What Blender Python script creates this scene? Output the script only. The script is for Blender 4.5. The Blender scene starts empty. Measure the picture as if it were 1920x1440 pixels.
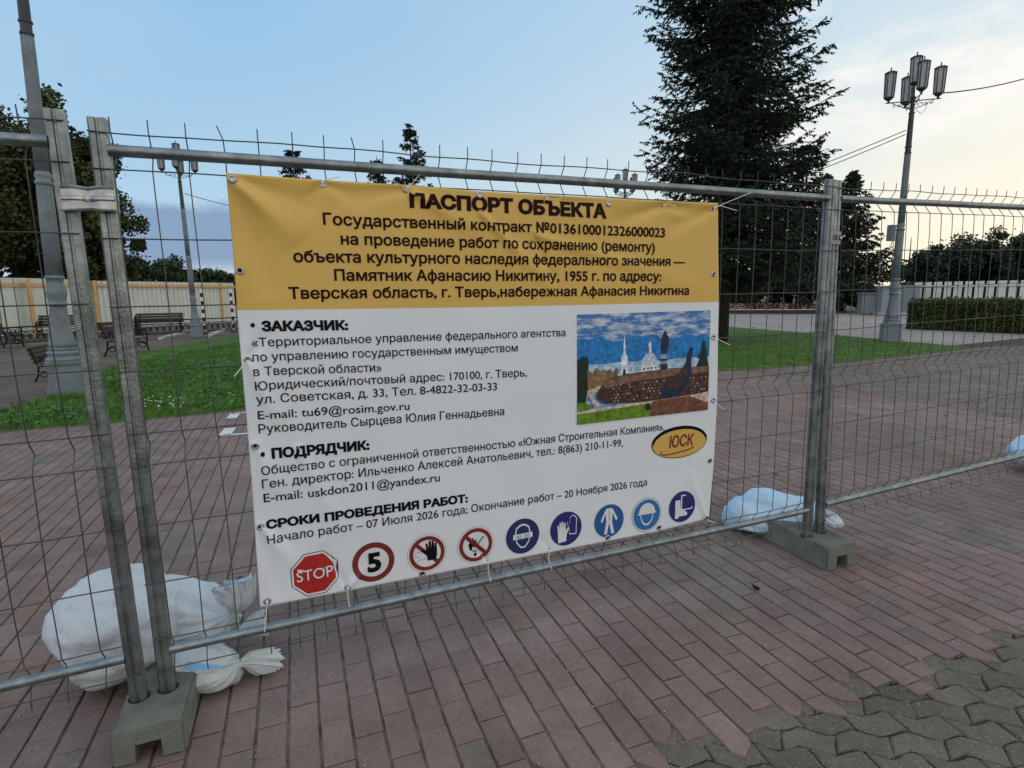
import bpy, bmesh, math, random
from mathutils import Vector, Matrix, noise
import numpy as np
R = math.radians
sc = bpy.context.scene
col = sc.collection
# ------------------------------------------------------------------ camera
F, PITCH, ROLL, EYE = 1057.73, 0.15735, -0.01128, 1.63521
def axes():
    c, s, cr, sr = math.cos(PITCH), math.sin(PITCH), math.cos(ROLL), math.sin(ROLL)
    fw = Vector((0, c, -s)); up = Vector((0, s, c)); rt = Vector((1, 0, 0))
    return rt*cr + up*sr, up*cr - rt*sr, fw
CX, CY, CF = axes()
cam = bpy.data.cameras.new("camera"); camo = bpy.data.objects.new("camera", cam); col.objects.link(camo)
cam.sensor_fit = 'HORIZONTAL'; cam.sensor_width = 36; cam.lens = F/1920*36; cam.clip_start = 0.05; cam.clip_end = 5000
m = Matrix.Identity(4)
for i in range(3):
    m[i][0] = CX[i]; m[i][1] = CY[i]; m[i][2] = -CF[i]
m[2][3] = EYE
camo.matrix_world = m; sc.camera = camo
# ------------------------------------------------------------------ light
SUN_AZ, SUN_EL = 58.0, 4.0            # degrees clockwise from the view direction
w = bpy.data.worlds.new("World"); sc.world = w; w.use_nodes = True
def world():
    nt = w.node_tree; nt.nodes.clear(); N = nt.nodes.new; L = nt.links.new
    out = N('ShaderNodeOutputWorld'); bg = N('ShaderNodeBackground'); L(bg.outputs[0], out.inputs[0])
    sky = N('ShaderNodeTexSky'); sky.sky_type = 'NISHITA'; sky.sun_disc = False
    sky.sun_elevation = R(SUN_EL); sky.sun_rotation = R(SUN_AZ); sky.air_density = 1.0; sky.dust_density = 1.0; sky.ozone_density = 1.3
    tc = N('ShaderNodeTexCoord'); sep = N('ShaderNodeSeparateXYZ'); L(tc.outputs['Generated'], sep.inputs[0])
    def ma(op, a, b=None, c=None):
        n = N('ShaderNodeMath'); n.operation = op
        for i, x in enumerate((a, b, c)):
            if x is None: continue
            if isinstance(x, (int, float)): n.inputs[i].default_value = x
            else: L(x, n.inputs[i])
        return n.outputs[0]
    def ramp(x, lo, hi):
        n = N('ShaderNodeMapRange'); n.interpolation_type = 'SMOOTHSTEP'; n.inputs[1].default_value = lo; n.inputs[2].default_value = hi
        L(x, n.inputs[0]); return n.outputs[0]
    def mix(f, a, b):
        n = N('ShaderNodeMix'); n.data_type = 'RGBA'
        if isinstance(f, (int, float)): n.inputs[0].default_value = f
        else: L(f, n.inputs[0])
        for i, x in ((6, a), (7, b)):
            if isinstance(x, tuple): n.inputs[i].default_value = (*x, 1)
            else: L(x, n.inputs[i])
        return n.outputs[2]
    z = sep.outputs[2]
    def noi(scale, sz, det=5, rough=.55, off=0):
        mp = N('ShaderNodeMapping'); mp.inputs[3].default_value = (1, 1, sz); mp.inputs[1].default_value = (off, off*.7, 0); L(tc.outputs['Generated'], mp.inputs[0])
        n = N('ShaderNodeTexNoise'); n.inputs['Scale'].default_value = scale; n.inputs['Detail'].default_value = det; n.inputs['Roughness'].default_value = rough
        L(mp.outputs[0], n.inputs[0]); return n.outputs[0]
    # azimuth toward the left
    az = N('ShaderNodeMath'); az.operation = 'ARCTAN2'; L(sep.outputs[0], az.inputs[0]); L(sep.outputs[1], az.inputs[1]); az = az.outputs[0]
    K = 1/SKY
    KF = .775                      # the view is exposed a third of a stop up
    k3 = lambda r_, g_, b_: (r_*K*KF, g_*K*KF, b_*K*KF)
    # clear blue overhead, paler toward the horizon, brighter round to the sunset
    low = mix(ramp(az, -.75, .75), k3(.46, .69, .89), k3(.86, .89, .82))
    high = mix(ramp(az, -.5, .9), k3(.33, .585, .865), k3(.62, .78, .88))
    front = mix(ramp(z, .02, .46), low, high)
    back = mix(ramp(z, .0, .7), k3(1.25, 1.12, 1.06), k3(.92, .97, 1.06))
    clear = mix(ramp(sep.outputs[1], -.35, .35), back, front)
    base = mix(.86, sky.outputs[0], clear)
    glow = ma('MULTIPLY', ramp(az, .18, .85), ramp(z, .36, .04))
    base = mix(ma('MULTIPLY', glow, .85), base, k3(1.02, .92, .72))
    wisp = ma('MULTIPLY', ramp(noi(3.6, 2.6, 7, .62, 3.1), .42, .64), ma('MULTIPLY', ramp(az, .22, .5), ramp(z, .06, .26)))
    base = mix(ma('MULTIPLY', wisp, .72), base, k3(1.06, 1.0, .93))
    thin = ramp(noi(2.0, 2.2, 4, .5, 7.7), .45, .8)
    base = mix(ma('MULTIPLY', thin, .14), base, k3(.8, .86, .9))
    # pale haze under the bank, then the grey blue cloud bank low on the left
    base = mix(ma('MULTIPLY', ma('MULTIPLY', ramp(z, .085, .01), ramp(az, .1, -.3)), .8), base, k3(.66, .66, .70))
    n1 = noi(7, 1.6, 5, .6, 1.3)
    top = ma('ADD', .142, ma('MULTIPLY', ma('SUBTRACT', n1, .5), .06))
    bank = ma('MULTIPLY', ma('MULTIPLY', ramp(ma('SUBTRACT', top, z), -.004, .014), ramp(z, .03, .062)), ramp(az, -.05, -.45))
    base = mix(ma('MULTIPLY', bank, .9), base, k3(.225, .33, .50))
    L(base, bg.inputs[0]); bg.inputs[1].default_value = SKY
SKY = 0.15
world()
sd = bpy.data.lights.new("sun", 'SUN'); sd.energy = 0.35; sd.angle = R(12); sd.color = (1, .82, .6)
so = bpy.data.objects.new("sun", sd); col.objects.link(so)
dirv = Vector((math.sin(R(SUN_AZ))*math.cos(R(SUN_EL)), math.cos(R(SUN_AZ))*math.cos(R(SUN_EL)), math.sin(R(SUN_EL))))
so.rotation_euler = dirv.to_track_quat('Z', 'Y').to_euler(); so.location = (0, 0, 30)
sc.view_settings.view_transform = 'Standard'; sc.view_settings.look = 'None'; sc.view_settings.exposure = 0.42; sc.view_settings.gamma = 1
# ------------------------------------------------------------------ picking points of the place
def ray(px, py):
    return CX*((px-960)/F) - CY*((py-720)/F) + CF
def gp(px, py, z=0.0):
    d = ray(px, py); t = (z-EYE)/d.z
    return Vector((d.x*t, d.y*t, z))
def pd(px, py, D):                      # at horizontal distance D
    d = ray(px, py); k = D/math.hypot(d.x, d.y)
    return Vector((d.x*k, d.y*k, EYE+d.z*k))
def pxof(P):
    q = Vector(P)-Vector((0, 0, EYE)); f = q.dot(CF)
    return 960+F*q.dot(CX)/f, 720-F*q.dot(CY)/f
# ------------------------------------------------------------------ objects
def tag(o, label=None, cat=None, group=None, kind=None):
    if label: o['label'] = label
    if cat: o['category'] = cat
    if group: o['group'] = group
    if kind: o['kind'] = kind
    return o
def empty(name, loc=(0, 0, 0), rz=0, label=None, cat=None, group=None):
    o = bpy.data.objects.new(name, None); col.objects.link(o); o.location = loc; o.rotation_euler = (0, 0, rz); o.empty_display_size = .1
    return tag(o, label, cat, group)
def link(name, me, parent=None):
    o = bpy.data.objects.new(name, me); col.objects.link(o)
    if parent: o.parent = parent
    return o
def copy_tree(o, parent=None):
    c = o.copy(); col.objects.link(c)
    if parent: c.parent = parent
    for ch in list(o.children): copy_tree(ch, c)
    return c
class MB:
    def __init__(s): s.v = []; s.f = []; s.m = []; s.c = None
    def quad(s, *p, mi=0):
        n = len(s.v); s.v += [tuple(q) for q in p]; s.f.append(tuple(range(n, n+len(p)))); s.m.append(mi); return s
    def box(s, c, d, rz=0, mi=0, top=1.0):
        c = Vector(c); hx, hy, hz = d[0]/2, d[1]/2, d[2]/2; n = len(s.v); M = Matrix.Rotation(rz, 3, 'Z')
        for z, k in ((-hz, 1), (hz, top)):
            for x, y in ((-hx, -hy), (hx, -hy), (hx, hy), (-hx, hy)):
                s.v.append(tuple(c+M@Vector((x*k, y*k, z))))
        for f in ((3, 2, 1, 0), (4, 5, 6, 7), (0, 1, 5, 4), (1, 2, 6, 5), (2, 3, 7, 6), (3, 0, 4, 7)):
            s.f.append(tuple(n+i for i in f)); s.m.append(mi)
        return s
    def tube(s, pts, r, n=8, cap=True, mi=0):
        pts = [Vector(p) for p in pts]; base = len(s.v); k = len(pts)
        rs = r if isinstance(r, (list, tuple)) else [r]*k
        t0 = (pts[1]-pts[0]).normalized(); u = t0.cross(Vector((0, 0, 1)))
        if u.length < 1e-3: u = t0.cross(Vector((0, 1, 0)))
        u.normalize()
        for i, p in enumerate(pts):
            t = (pts[min(i+1, k-1)]-pts[max(i-1, 0)]).normalized()
            u = (u-t*u.dot(t)).normalized(); v = t.cross(u)
            for j in range(n):
                a = 2*math.pi*j/n; s.v.append(tuple(p+(u*math.cos(a)+v*math.sin(a))*rs[i]))
        for i in range(k-1):
            for j in range(n):
                a = base+i*n+j; b = base+i*n+(j+1) % n
                s.f.append((a, b, b+n, a+n)); s.m.append(mi)
        if cap:
            s.f.append(tuple(base+j for j in reversed(range(n)))); s.m.append(mi)
            s.f.append(tuple(base+(k-1)*n+j for j in range(n))); s.m.append(mi)
        return s
    def lathe(s, prof, n=16, c=(0, 0, 0), flute=0, fk=0, rot=0, mi=0):
        base = len(s.v); c = Vector(c)
        for r, z in prof:
            for j in range(n):
                a = 2*math.pi*j/n+rot; q = r*(1+(flute*math.cos(a*fk) if fk else 0))
                s.v.append((c.x+q*math.cos(a), c.y+q*math.sin(a), c.z+z))
        for i in range(len(prof)-1):
            for j in range(n):
                a = base+i*n+j; b = base+i*n+(j+1) % n
                s.f.append((a, b, b+n, a+n)); s.m.append(mi)
        s.f.append(tuple(base+j for j in reversed(range(n)))); s.m.append(mi)
        s.f.append(tuple(base+(len(prof)-1)*n+j for j in range(n))); s.m.append(mi)
        return s
    def prism(s, poly, z0, z1, mi=0):
        n = len(poly); b = len(s.v)
        s.v += [(p[0], p[1], z0) for p in poly]+[(p[0], p[1], z1) for p in poly]
        s.f.append(tuple(b+i for i in reversed(range(n)))); s.f.append(tuple(b+n+i for i in range(n))); s.m += [mi, mi]
        for i in range(n):
            j = (i+1) % n; s.f.append((b+i, b+j, b+n+j, b+n+i)); s.m.append(mi)
        return s
    def build(s, name, mats, parent=None, smooth=False, colors=None):
        me = bpy.data.meshes.new(name); me.from_pydata(s.v, [], s.f)
        for q in (mats if isinstance(mats, (list, tuple)) else [mats]): me.materials.append(q)
        if any(s.m): me.polygons.foreach_set('material_index', s.m)
        if smooth: me.polygons.foreach_set('use_smooth', [True]*len(s.f))
        if colors is not None:
            a = me.attributes.new('tint', 'FLOAT_COLOR', 'FACE'); a.data.foreach_set('color', np.array(colors, dtype=np.float32).ravel())
        me.update()
        if smooth == 'angle':
            me.set_sharp_from_angle(angle=R(35))
        return link(name, me, parent)
# ------------------------------------------------------------------ materials
def mat(name, c, rough=.6, metal=0, var=.15, scale=6, bump=0, bscale=60, spec=.4, dirt=None, dscale=2.0, island=0, trans=0, crumple=0):
    M = bpy.data.materials.new(name); M.use_nodes = True; nt = M.node_tree; N = nt.nodes.new; L = nt.links.new
    b = nt.nodes['Principled BSDF']; b.inputs['Roughness'].default_value = rough; b.inputs['Metallic'].default_value = metal
    b.inputs['Specular IOR Level'].default_value = spec
    tc = N('ShaderNodeTexCoord')
    def noi(sc_, det=4):
        n = N('ShaderNodeTexNoise'); n.inputs['Scale'].default_value = sc_; n.inputs['Detail'].default_value = det; L(tc.outputs['Object'], n.inputs[0]); return n.outputs[0]
    hsv = N('ShaderNodeHueSaturation'); hsv.inputs['Color'].default_value = (*c, 1)
    mr = N('ShaderNodeMapRange'); mr.inputs[1].default_value = .3; mr.inputs[2].default_value = .7; mr.inputs[3].default_value = 1-var; mr.inputs[4].default_value = 1+var
    L(noi(scale), mr.inputs[0]); val = mr.outputs[0]
    if island:
        g = N('ShaderNodeNewGeometry'); m2 = N('ShaderNodeMapRange'); m2.inputs[3].default_value = 1-island; m2.inputs[4].default_value = 1+island
        L(g.outputs['Random Per Island'], m2.inputs[0]); mm = N('ShaderNodeMath'); mm.operation = 'MULTIPLY'; L(val, mm.inputs[0]); L(m2.outputs[0], mm.inputs[1]); val = mm.outputs[0]
        m3 = N('ShaderNodeMapRange'); m3.inputs[3].default_value = .485; m3.inputs[4].default_value = .515; L(g.outputs['Random Per Island'], m3.inputs[0]); L(m3.outputs[0], hsv.inputs['Hue'])
    L(val, hsv.inputs['Value']); cout = hsv.outputs[0]
    if dirt:
        mx = N('ShaderNodeMix'); mx.data_type = 'RGBA'; mx.inputs[7].default_value = (*dirt, 1); L(cout, mx.inputs[6])
        m4 = N('ShaderNodeMapRange'); m4.inputs[1].default_value = .5; m4.inputs[2].default_value = .72; m4.inputs[4].default_value = .8
        L(noi(dscale, 6), m4.inputs[0]); L(m4.outputs[0], mx.inputs[0]); cout = mx.outputs[2]
    L(cout, b.inputs['Base Color'])
    if bump:
        bp = N('ShaderNodeBump'); bp.inputs['Strength'].default_value = bump; bp.inputs['Distance'].default_value = .01; L(noi(bscale, 6), bp.inputs['Height']); L(bp.outputs[0], b.inputs['Normal'])
    if crumple:
        def rid(sc_):
            a_ = N('ShaderNodeMath'); a_.operation = 'SUBTRACT'; L(noi(sc_, 3), a_.inputs[0]); a_.inputs[1].default_value = .5
            b_ = N('ShaderNodeMath'); b_.operation = 'ABSOLUTE'; L(a_.outputs[0], b_.inputs[0]); return b_.outputs[0]
        sm = N('ShaderNodeMath'); sm.operation = 'MULTIPLY_ADD'; L(rid(crumple*2.6), sm.inputs[0]); sm.inputs[1].default_value = .45; L(rid(crumple), sm.inputs[2])
        b2 = N('ShaderNodeBump'); b2.inputs['Strength'].default_value = .34; b2.inputs['Distance'].default_value = .07; L(sm.outputs[0], b2.inputs['Height'])
        L(b2.outputs[0], bp.inputs['Normal'])
    if trans:
        b.inputs['Transmission Weight'].default_value = trans
    return M
def flat(name, c, rough=.5, spec=.35): return mat(name, c, rough, 0, .05, 5, 0, spec=spec)
def tinted(name, rough=.85, bump=.35, bscale=120, speck=0):
    M = bpy.data.materials.new(name); M.use_nodes = True; nt = M.node_tree; N = nt.nodes.new; L = nt.links.new
    b = nt.nodes['Principled BSDF']; b.inputs['Roughness'].default_value = rough; b.inputs['Specular IOR Level'].default_value = .3
    at = N('ShaderNodeAttribute'); at.attribute_name = 'tint'; tc = N('ShaderNodeTexCoord')
    def noi(sc_, det=5):
        n = N('ShaderNodeTexNoise'); n.inputs['Scale'].default_value = sc_; n.inputs['Detail'].default_value = det; n.inputs['Roughness'].default_value = .65; L(tc.outputs['Object'], n.inputs[0]); return n.outputs[0]
    val = None
    for s_, a_ in ((.6, .18), (3.2, .2), (45, .14), (260, .24)):
        mr = N('ShaderNodeMapRange'); mr.inputs[1].default_value = .3; mr.inputs[2].default_value = .7; mr.inputs[3].default_value = 1-a_; mr.inputs[4].default_value = 1+a_; L(noi(s_), mr.inputs[0])
        if val is None: val = mr.outputs[0]
        else:
            mm = N('ShaderNodeMath'); mm.operation = 'MULTIPLY'; L(val, mm.inputs[0]); L(mr.outputs[0], mm.inputs[1]); val = mm.outputs[0]
    hsv = N('ShaderNodeHueSaturation'); L(at.outputs['Color'], hsv.inputs['Color']); L(val, hsv.inputs['Value'])
    cout = hsv.outputs[0]
    if speck:
        vo = N('ShaderNodeTexVoronoi'); vo.inputs['Scale'].default_value = 130; L(tc.outputs['Object'], vo.inputs[0])
        a = N('ShaderNodeMapRange'); a.inputs[1].default_value = .26; a.inputs[2].default_value = .16; L(vo.outputs['Distance'], a.inputs[0])
        c2 = N('ShaderNodeMapRange'); c2.inputs[1].default_value = .72; c2.inputs[2].default_value = .8; sp = N('ShaderNodeSeparateColor'); L(vo.outputs['Color'], sp.inputs[0]); L(sp.outputs[0], c2.inputs[0])
        mm = N('ShaderNodeMath'); mm.operation = 'MULTIPLY'; L(a.outputs[0], mm.inputs[0]); L(c2.outputs[0], mm.inputs[1])
        mx = N('ShaderNodeMix'); mx.data_type = 'RGBA'; L(mm.outputs[0], mx.inputs[0]); L(cout, mx.inputs[6]); mx.inputs[7].default_value = (.5, .5, .48, 1); cout = mx.outputs[2]
    L(cout, b.inputs['Base Color'])
    bp = N('ShaderNodeBump'); bp.inputs['Strength'].default_value = bump; bp.inputs['Distance'].default_value = .004; L(noi(bscale, 6), bp.inputs['Height']); L(bp.outputs[0], b.inputs['Normal'])
    return M
M = {}
M['steel'] = mat('galvanised_steel', (.25, .285, .30), .38, .82, .32, 22, .2, 90, dirt=(.13, .15, .15), dscale=11)
M['post'] = mat('galvanised_post_steel', (.25, .285, .285), .38, .8, .35, 14, .2, 70, dirt=(.10, .12, .115), dscale=6)
M['wire'] = mat('dull_fence_wire', (.075, .08, .075), .5, .45, .35, 5)
M['bright'] = mat('bright_zinc', (.42, .44, .45), .33, .85, .25, 30)
M['concrete'] = mat('grey_green_concrete', (.16, .175, .145), .9, 0, .22, 7, .7, 130, dirt=(.085, .09, .075), dscale=5)
M['black'] = flat('black_print', (.004, .005, .009), .55, .12)
M['maroon'] = flat('dark_maroon_print', (.020, .003, .003), .55, .12)
M['cable_tie'] = flat('white_nylon', (.8, .8, .78), .35)
M['sack'] = mat('woven_white_plastic', (.54, .60, .64), .6, 0, .08, 9, .3, 120, crumple=7, dirt=(.46, .48, .45), dscale=4)
M['sackblue'] = mat('pale_blue_woven_plastic', (.46, .65, .80), .6, 0, .12, 7, .3, 120, crumple=6, dirt=(.62, .72, .78), dscale=5)
M['stripe'] = flat('blue_stripe', (.2, .4, .62))
M['lamp'] = mat('grey_blue_paint', (.17, .215, .245), .5, 0, .14, 5, .1, 40, dirt=(.11, .135, .145), dscale=4)
M['lampdark'] = mat('dark_grey_iron', (.045, .055, .06), .5, .2, .2, 6)
M['lampglass'] = mat('frosted_lamp_glass', (.40, .41, .43), .35, 0, .1, 8, trans=.5)
M['iron'] = mat('black_iron', (.012, .012, .012), .5, .3, .2, 8)
M['wood'] = mat('dark_brown_slats', (.04, .028, .024), .6, 0, .3, 8)
M['seat'] = mat('lit_seat_slats', (.14, .12, .11), .6, 0, .2, 8)  # paler than the backrest: light falling on the seat is in the colour
M['bark'] = mat('spruce_bark', (.035, .026, .02), .9, 0, .35, 9, .8, 30)
M['bark2'] = mat('limb_bark', (.05, .04, .03), .9, 0, .35, 6, .6, 25)
M['spruce'] = mat('spruce_needles', (.021, .037, .020), .65, 0, .3, .8, island=.45, spec=.25)
M['spruce2'] = mat('far_spruce_needles', (.026, .034, .026), .7, 0, .25, .8, island=.4, spec=.2)
M['leafa'] = mat('olive_leaves', (.052, .066, .022), .6, 0, .45, .45, island=.5, spec=.25)
M['leafb'] = mat('green_leaves', (.032, .06, .022), .6, 0, .35, .4, island=.45, spec=.25)
M['leafc'] = mat('dark_bluish_leaves', (.03, .048, .028), .6, 0, .3, .4, island=.45, spec=.25)
M['hedge'] = mat('hedge_leaves', (.062, .085, .022), .6, 0, .3, 1.5, island=.5, spec=.25)
M['grass'] = mat('lawn_green', (.060, .125, .018), .8, 0, .5, 2.6, .8, 60, spec=.15)
M['blade'] = mat('grass_blades', (.070, .160, .024), .7, 0, .4, 1.2, island=.45, spec=.2)
M['weed'] = mat('broad_weed_leaves', (.062, .155, .03), .6, 0, .25, 2, island=.3, spec=.3)
M['gravel'] = mat('trodden_gravel', (.125, .098, .074), .95, 0, .3, .9, .9, 22, dirt=(.075, .062, .05), dscale=1.6)
M['plaza'] = mat('pale_asphalt_paving', (.31, .275, .25), .92, 0, .12, .5, .3, 20, dirt=(.24, .22, .21), dscale=.7)
M['mortar'] = mat('sandy_joint_dirt', (.20, .165, .135), .98, 0, .4, 14, .9, 160, dirt=(.05, .042, .036), dscale=9)
M['darkbed'] = mat('dark_joint_earth', (.075, .064, .05), .98, 0, .4, 14, .9, 160, dirt=(.02, .018, .015), dscale=9)
M['brick'] = tinted('brick_pavers')
M['grey'] = tinted('grey_pavers', .85, .8, 150, 1)
M['whitepaint'] = mat('worn_white_paint', (.62, .62, .6), .8, 0, .15, 30)
M['kerb'] = mat('pale_kerb_stone', (.5, .5, .48), .85, 0, .15, 3)
M['panelg'] = mat('pale_green_sheet', (.46, .55, .50), .5, 0, .06, 2)
M['panelw'] = mat('off_white_corrugated_sheet', (.55, .59, .56), .5, 0, .08, 2)
M['yellow'] = mat('yellow_brown_timber', (.52, .33, .14), .6, 0, .15, 4)
M['boardw'] = mat('off_white_board', (.60, .66, .58), .5, 0, .08, 2)
M['cabin'] = mat('light_grey_cabinet', (.24, .28, .30), .6, 0, .08, 3)
M['stone'] = mat('pale_stone', (.36, .34, .33), .85, 0, .15, 3)
M['leaf'] = mat('dry_brown_leaf', (.06, .025, .015), .7, 0, .3, 30)
M['flower'] = mat('mixed_flowers', (.30, .16, .11), .7, 0, .3, 3, island=.7)
M['bridge'] = mat('brown_bridge_steel', (.045, .03, .025), .7, 0, .1, 1)
M['cable'] = flat('black_cable', (.015, .015, .016), .5)
M['redwhite'] = flat('white_band', (.75, .75, .73))
# ------------------------------------------------------------------ ground
FA = R(20.9)                                   # the fence, and the paving joints square to it
U = Vector((math.cos(FA), math.sin(FA), 0)); V = Vector((-math.sin(FA), math.cos(FA), 0))
def sheet(name, pts, z, m_):
    me = bpy.data.meshes.new(name); me.from_pydata([(p[0], p[1], z) for p in pts], [], [tuple(range(len(pts)))]); me.materials.append(m_)
    return tag(link(name, me), kind='structure')
def px(*l): return [gp(*q) for q in l]
g = sheet('ground', [(-2500, -60, 0), (2500, -60, 0), (2500, 2500, 0), (-2500, 2500, 0)], -.022, M['gravel'])
def inside(x, y, P):
    r = False; n = len(P)
    for i in range(n):
        a, b = P[i], P[i-1]
        if (a[1] > y) != (b[1] > y) and x < (b[0]-a[0])*(y-a[1])/(b[1]-a[1])+a[0]: r = not r
    return r
lawn_far = [(1840, 652), (1700, 640), (1560, 627), (1345, 611), (900, 612), (440, 628), (290, 655), (200, 690), (110, 738), (0, 770), (-260, 800)]
lawn_near = [(-260, 838), (0, 811), (225, 792), (450, 770), (900, 735), (1345, 697), (1560, 682)]
lawn_pts = px(*(lawn_near+lawn_far))
sheet('lawn', lawn_pts, -.006, M['grass'])
near_w = [p.copy() for p in px(*lawn_near)]
# plaza beyond the lawn
sheet('plaza', px((1290, 612), (1345, 611), (1560, 627), (1700, 640), (1840, 652), (2300, 640), (2700, 615), (2500, 585), (1700, 586), (1290, 584)), -.019, M['plaza'])
UB = 8.36                                      # where the brick strip ends and the grey paving begins, far side
def edge_v(u):                                 # near edge of the bricks: a zigzag cut row by row
    return 1.40+.02*math.sin(u*1.3)
def lawn_v(u):                                 # kerb of the lawn in (u, v)
    pts = [(p.dot(U), p.dot(V)) for p in near_w+[gp(1840, 651), gp(2100, 636)]]
    for a, b in zip(pts, pts[1:]):
        if a[0] <= u <= b[0]: return a[1]+(b[1]-a[1])*(u-a[0])/(b[0]-a[0])
    return pts[0][1] if u < pts[0][0] else pts[-1][1]
uvp = lambda l: [U*u+V*v for u, v in l]
sheet('paving_bed', uvp(((-9, -3), (16, -3), (27, 6), (27, 12.2), (9, 9.75), (-.8, 9.0), (-9, 8.2))), -.0165, M['darkbed'])
sheet('joint_bed', uvp(((-9, 1.47), (UB, 1.47), (UB, 9.6), (-.8, 8.98), (-9, 8.2))), -.0095, M['mortar'])
rnd = random.Random(3)
def pav_tile(b, cols, poly, tint, h, bev=.003, drop=.0125):
    # poly: CCW outline; a chamfered slab
    n = len(poly); c = Vector((sum(p[0] for p in poly)/n, sum(p[1] for p in poly)/n)); k = len(b.v)
    for p in poly: b.v.append((p[0], p[1], h-drop))
    for p in poly: b.v.append((p[0], p[1], h-bev))
    tl = (rnd.uniform(-.005, .005), rnd.uniform(-.005, .005))
    for p in poly:
        d = Vector((p[0], p[1]))-c; q = c+d*max(.2, 1-bev*1.6/max(d.length, .01))
        b.v.append((q.x, q.y, h+(q.x-c.x)*tl[0]+(q.y-c.y)*tl[1]))
    b.f.append(tuple(k+2*n+i for i in range(n))); cols.append(tint)
    for i in range(n):
        j = (i+1) % n
        b.f.append((k+n+i, k+n+j, k+2*n+j, k+2*n+i)); cols.append(tint)
        b.f.append((k+i, k+j, k+n+j, k+n+i)); cols.append(tint)
    b.m += [0]*(2*n+1)
RW, RL = .1145, .2260
def bricks():
    b = MB(); cols = []; off = 0.0; PH = gp(605, 1440).dot(U) % RW
    i0 = int(-8.4/RW); i1 = int(UB/RW)
    for i in range(i0, i1):
        u0 = i*RW+.005+PH; u1 = u0+RW-.010
        off += RL*(.37 if i % 3 else .46)+rnd.uniform(-.012, .012)
        ev = edge_v((u0+u1)/2) + (.0, .10, .05, -.05, .02, .11, .03, -.04)[i % 8]
        lv = lawn_v((u0+u1)/2)
        j = int((ev-off % RL)/RL)-1; pat = noise.noise((i*.05, 3, 1))
        while True:
            v0 = j*RL+(off % RL)+rnd.uniform(-.002, .002); v1 = v0+RL-.0042; j += 1
            if v0 > lv: break
            cut = None
            if v1 < ev+.02: continue
            if v0 < ev: v0 = ev
            v1 = min(v1, lv+.05)
            if v1-v0 < .05: continue
            if v0 == ev and v1-v0 < .12: cut = 1
            P = []
            jit = lambda: rnd.uniform(-.0013, .0013)
            if v0 == ev and not cut:          # ragged end row, cut on the skew
                sk = (.045, -.05, .06, -.04, .03, .07, -.05, .05)[i % 8]
                P = [(u0+.03, v0+max(sk, 0)), (u1-.012, v0+max(-sk, 0)), (u1, v0+max(-sk, 0)+.03), (u1, v1), (u0, v1), (u0, v0+max(sk, 0)+.035)]
            else:
                P = [(u0+jit(), v0+jit()), (u1+jit(), v0+jit()), (u1+jit(), v1+jit()), (u0+jit(), v1+jit())]
            if (v0+v1)/2 < 4.6 and -4 < u0 < 6:          # worn, slightly broken edges on the near bricks
                Q = []
                for a_, b_ in zip(P, P[1:]+P[:1]):
                    n_ = max(1, int(math.hypot(b_[0]-a_[0], b_[1]-a_[1])/.024))
                    for k_ in range(n_):
                        x_ = a_[0]+(b_[0]-a_[0])*k_/n_; y_ = a_[1]+(b_[1]-a_[1])*k_/n_
                        e_ = .0022*noise.noise((x_*42, y_*42, i*.7))+.0012*noise.noise((x_*120, y_*120, j))
                        Q.append((x_+e_, y_+e_*.8))
                P = Q
            P = [tuple((U*p[0]+V*p[1])[:2]) for p in P]
            um, vm = (u0+u1)/2, (v0+v1)/2
            t = rnd.gauss(0, .075)
            gz = noise.noise((um*1.1, vm*.8, 5.0))+.55*noise.noise((um*4, vm*2.6, 9))+rnd.uniform(-.22, .22)
            red = (.206, .151, .136); gr = (.186, .156, .134); hot = (.215, .146, .120)
            if gz > .44: c = gr
            elif gz < -.52: c = hot
            else: c = red
            k = 1+t*.75
            pav_tile(b, cols, P, (c[0]*k, c[1]*k, c[2]*k, 1), rnd.uniform(-.0016, .0016))
    o = b.build('brick_paving', M['brick'], colors=cols); tag(o, kind='structure')
bricks()
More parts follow.
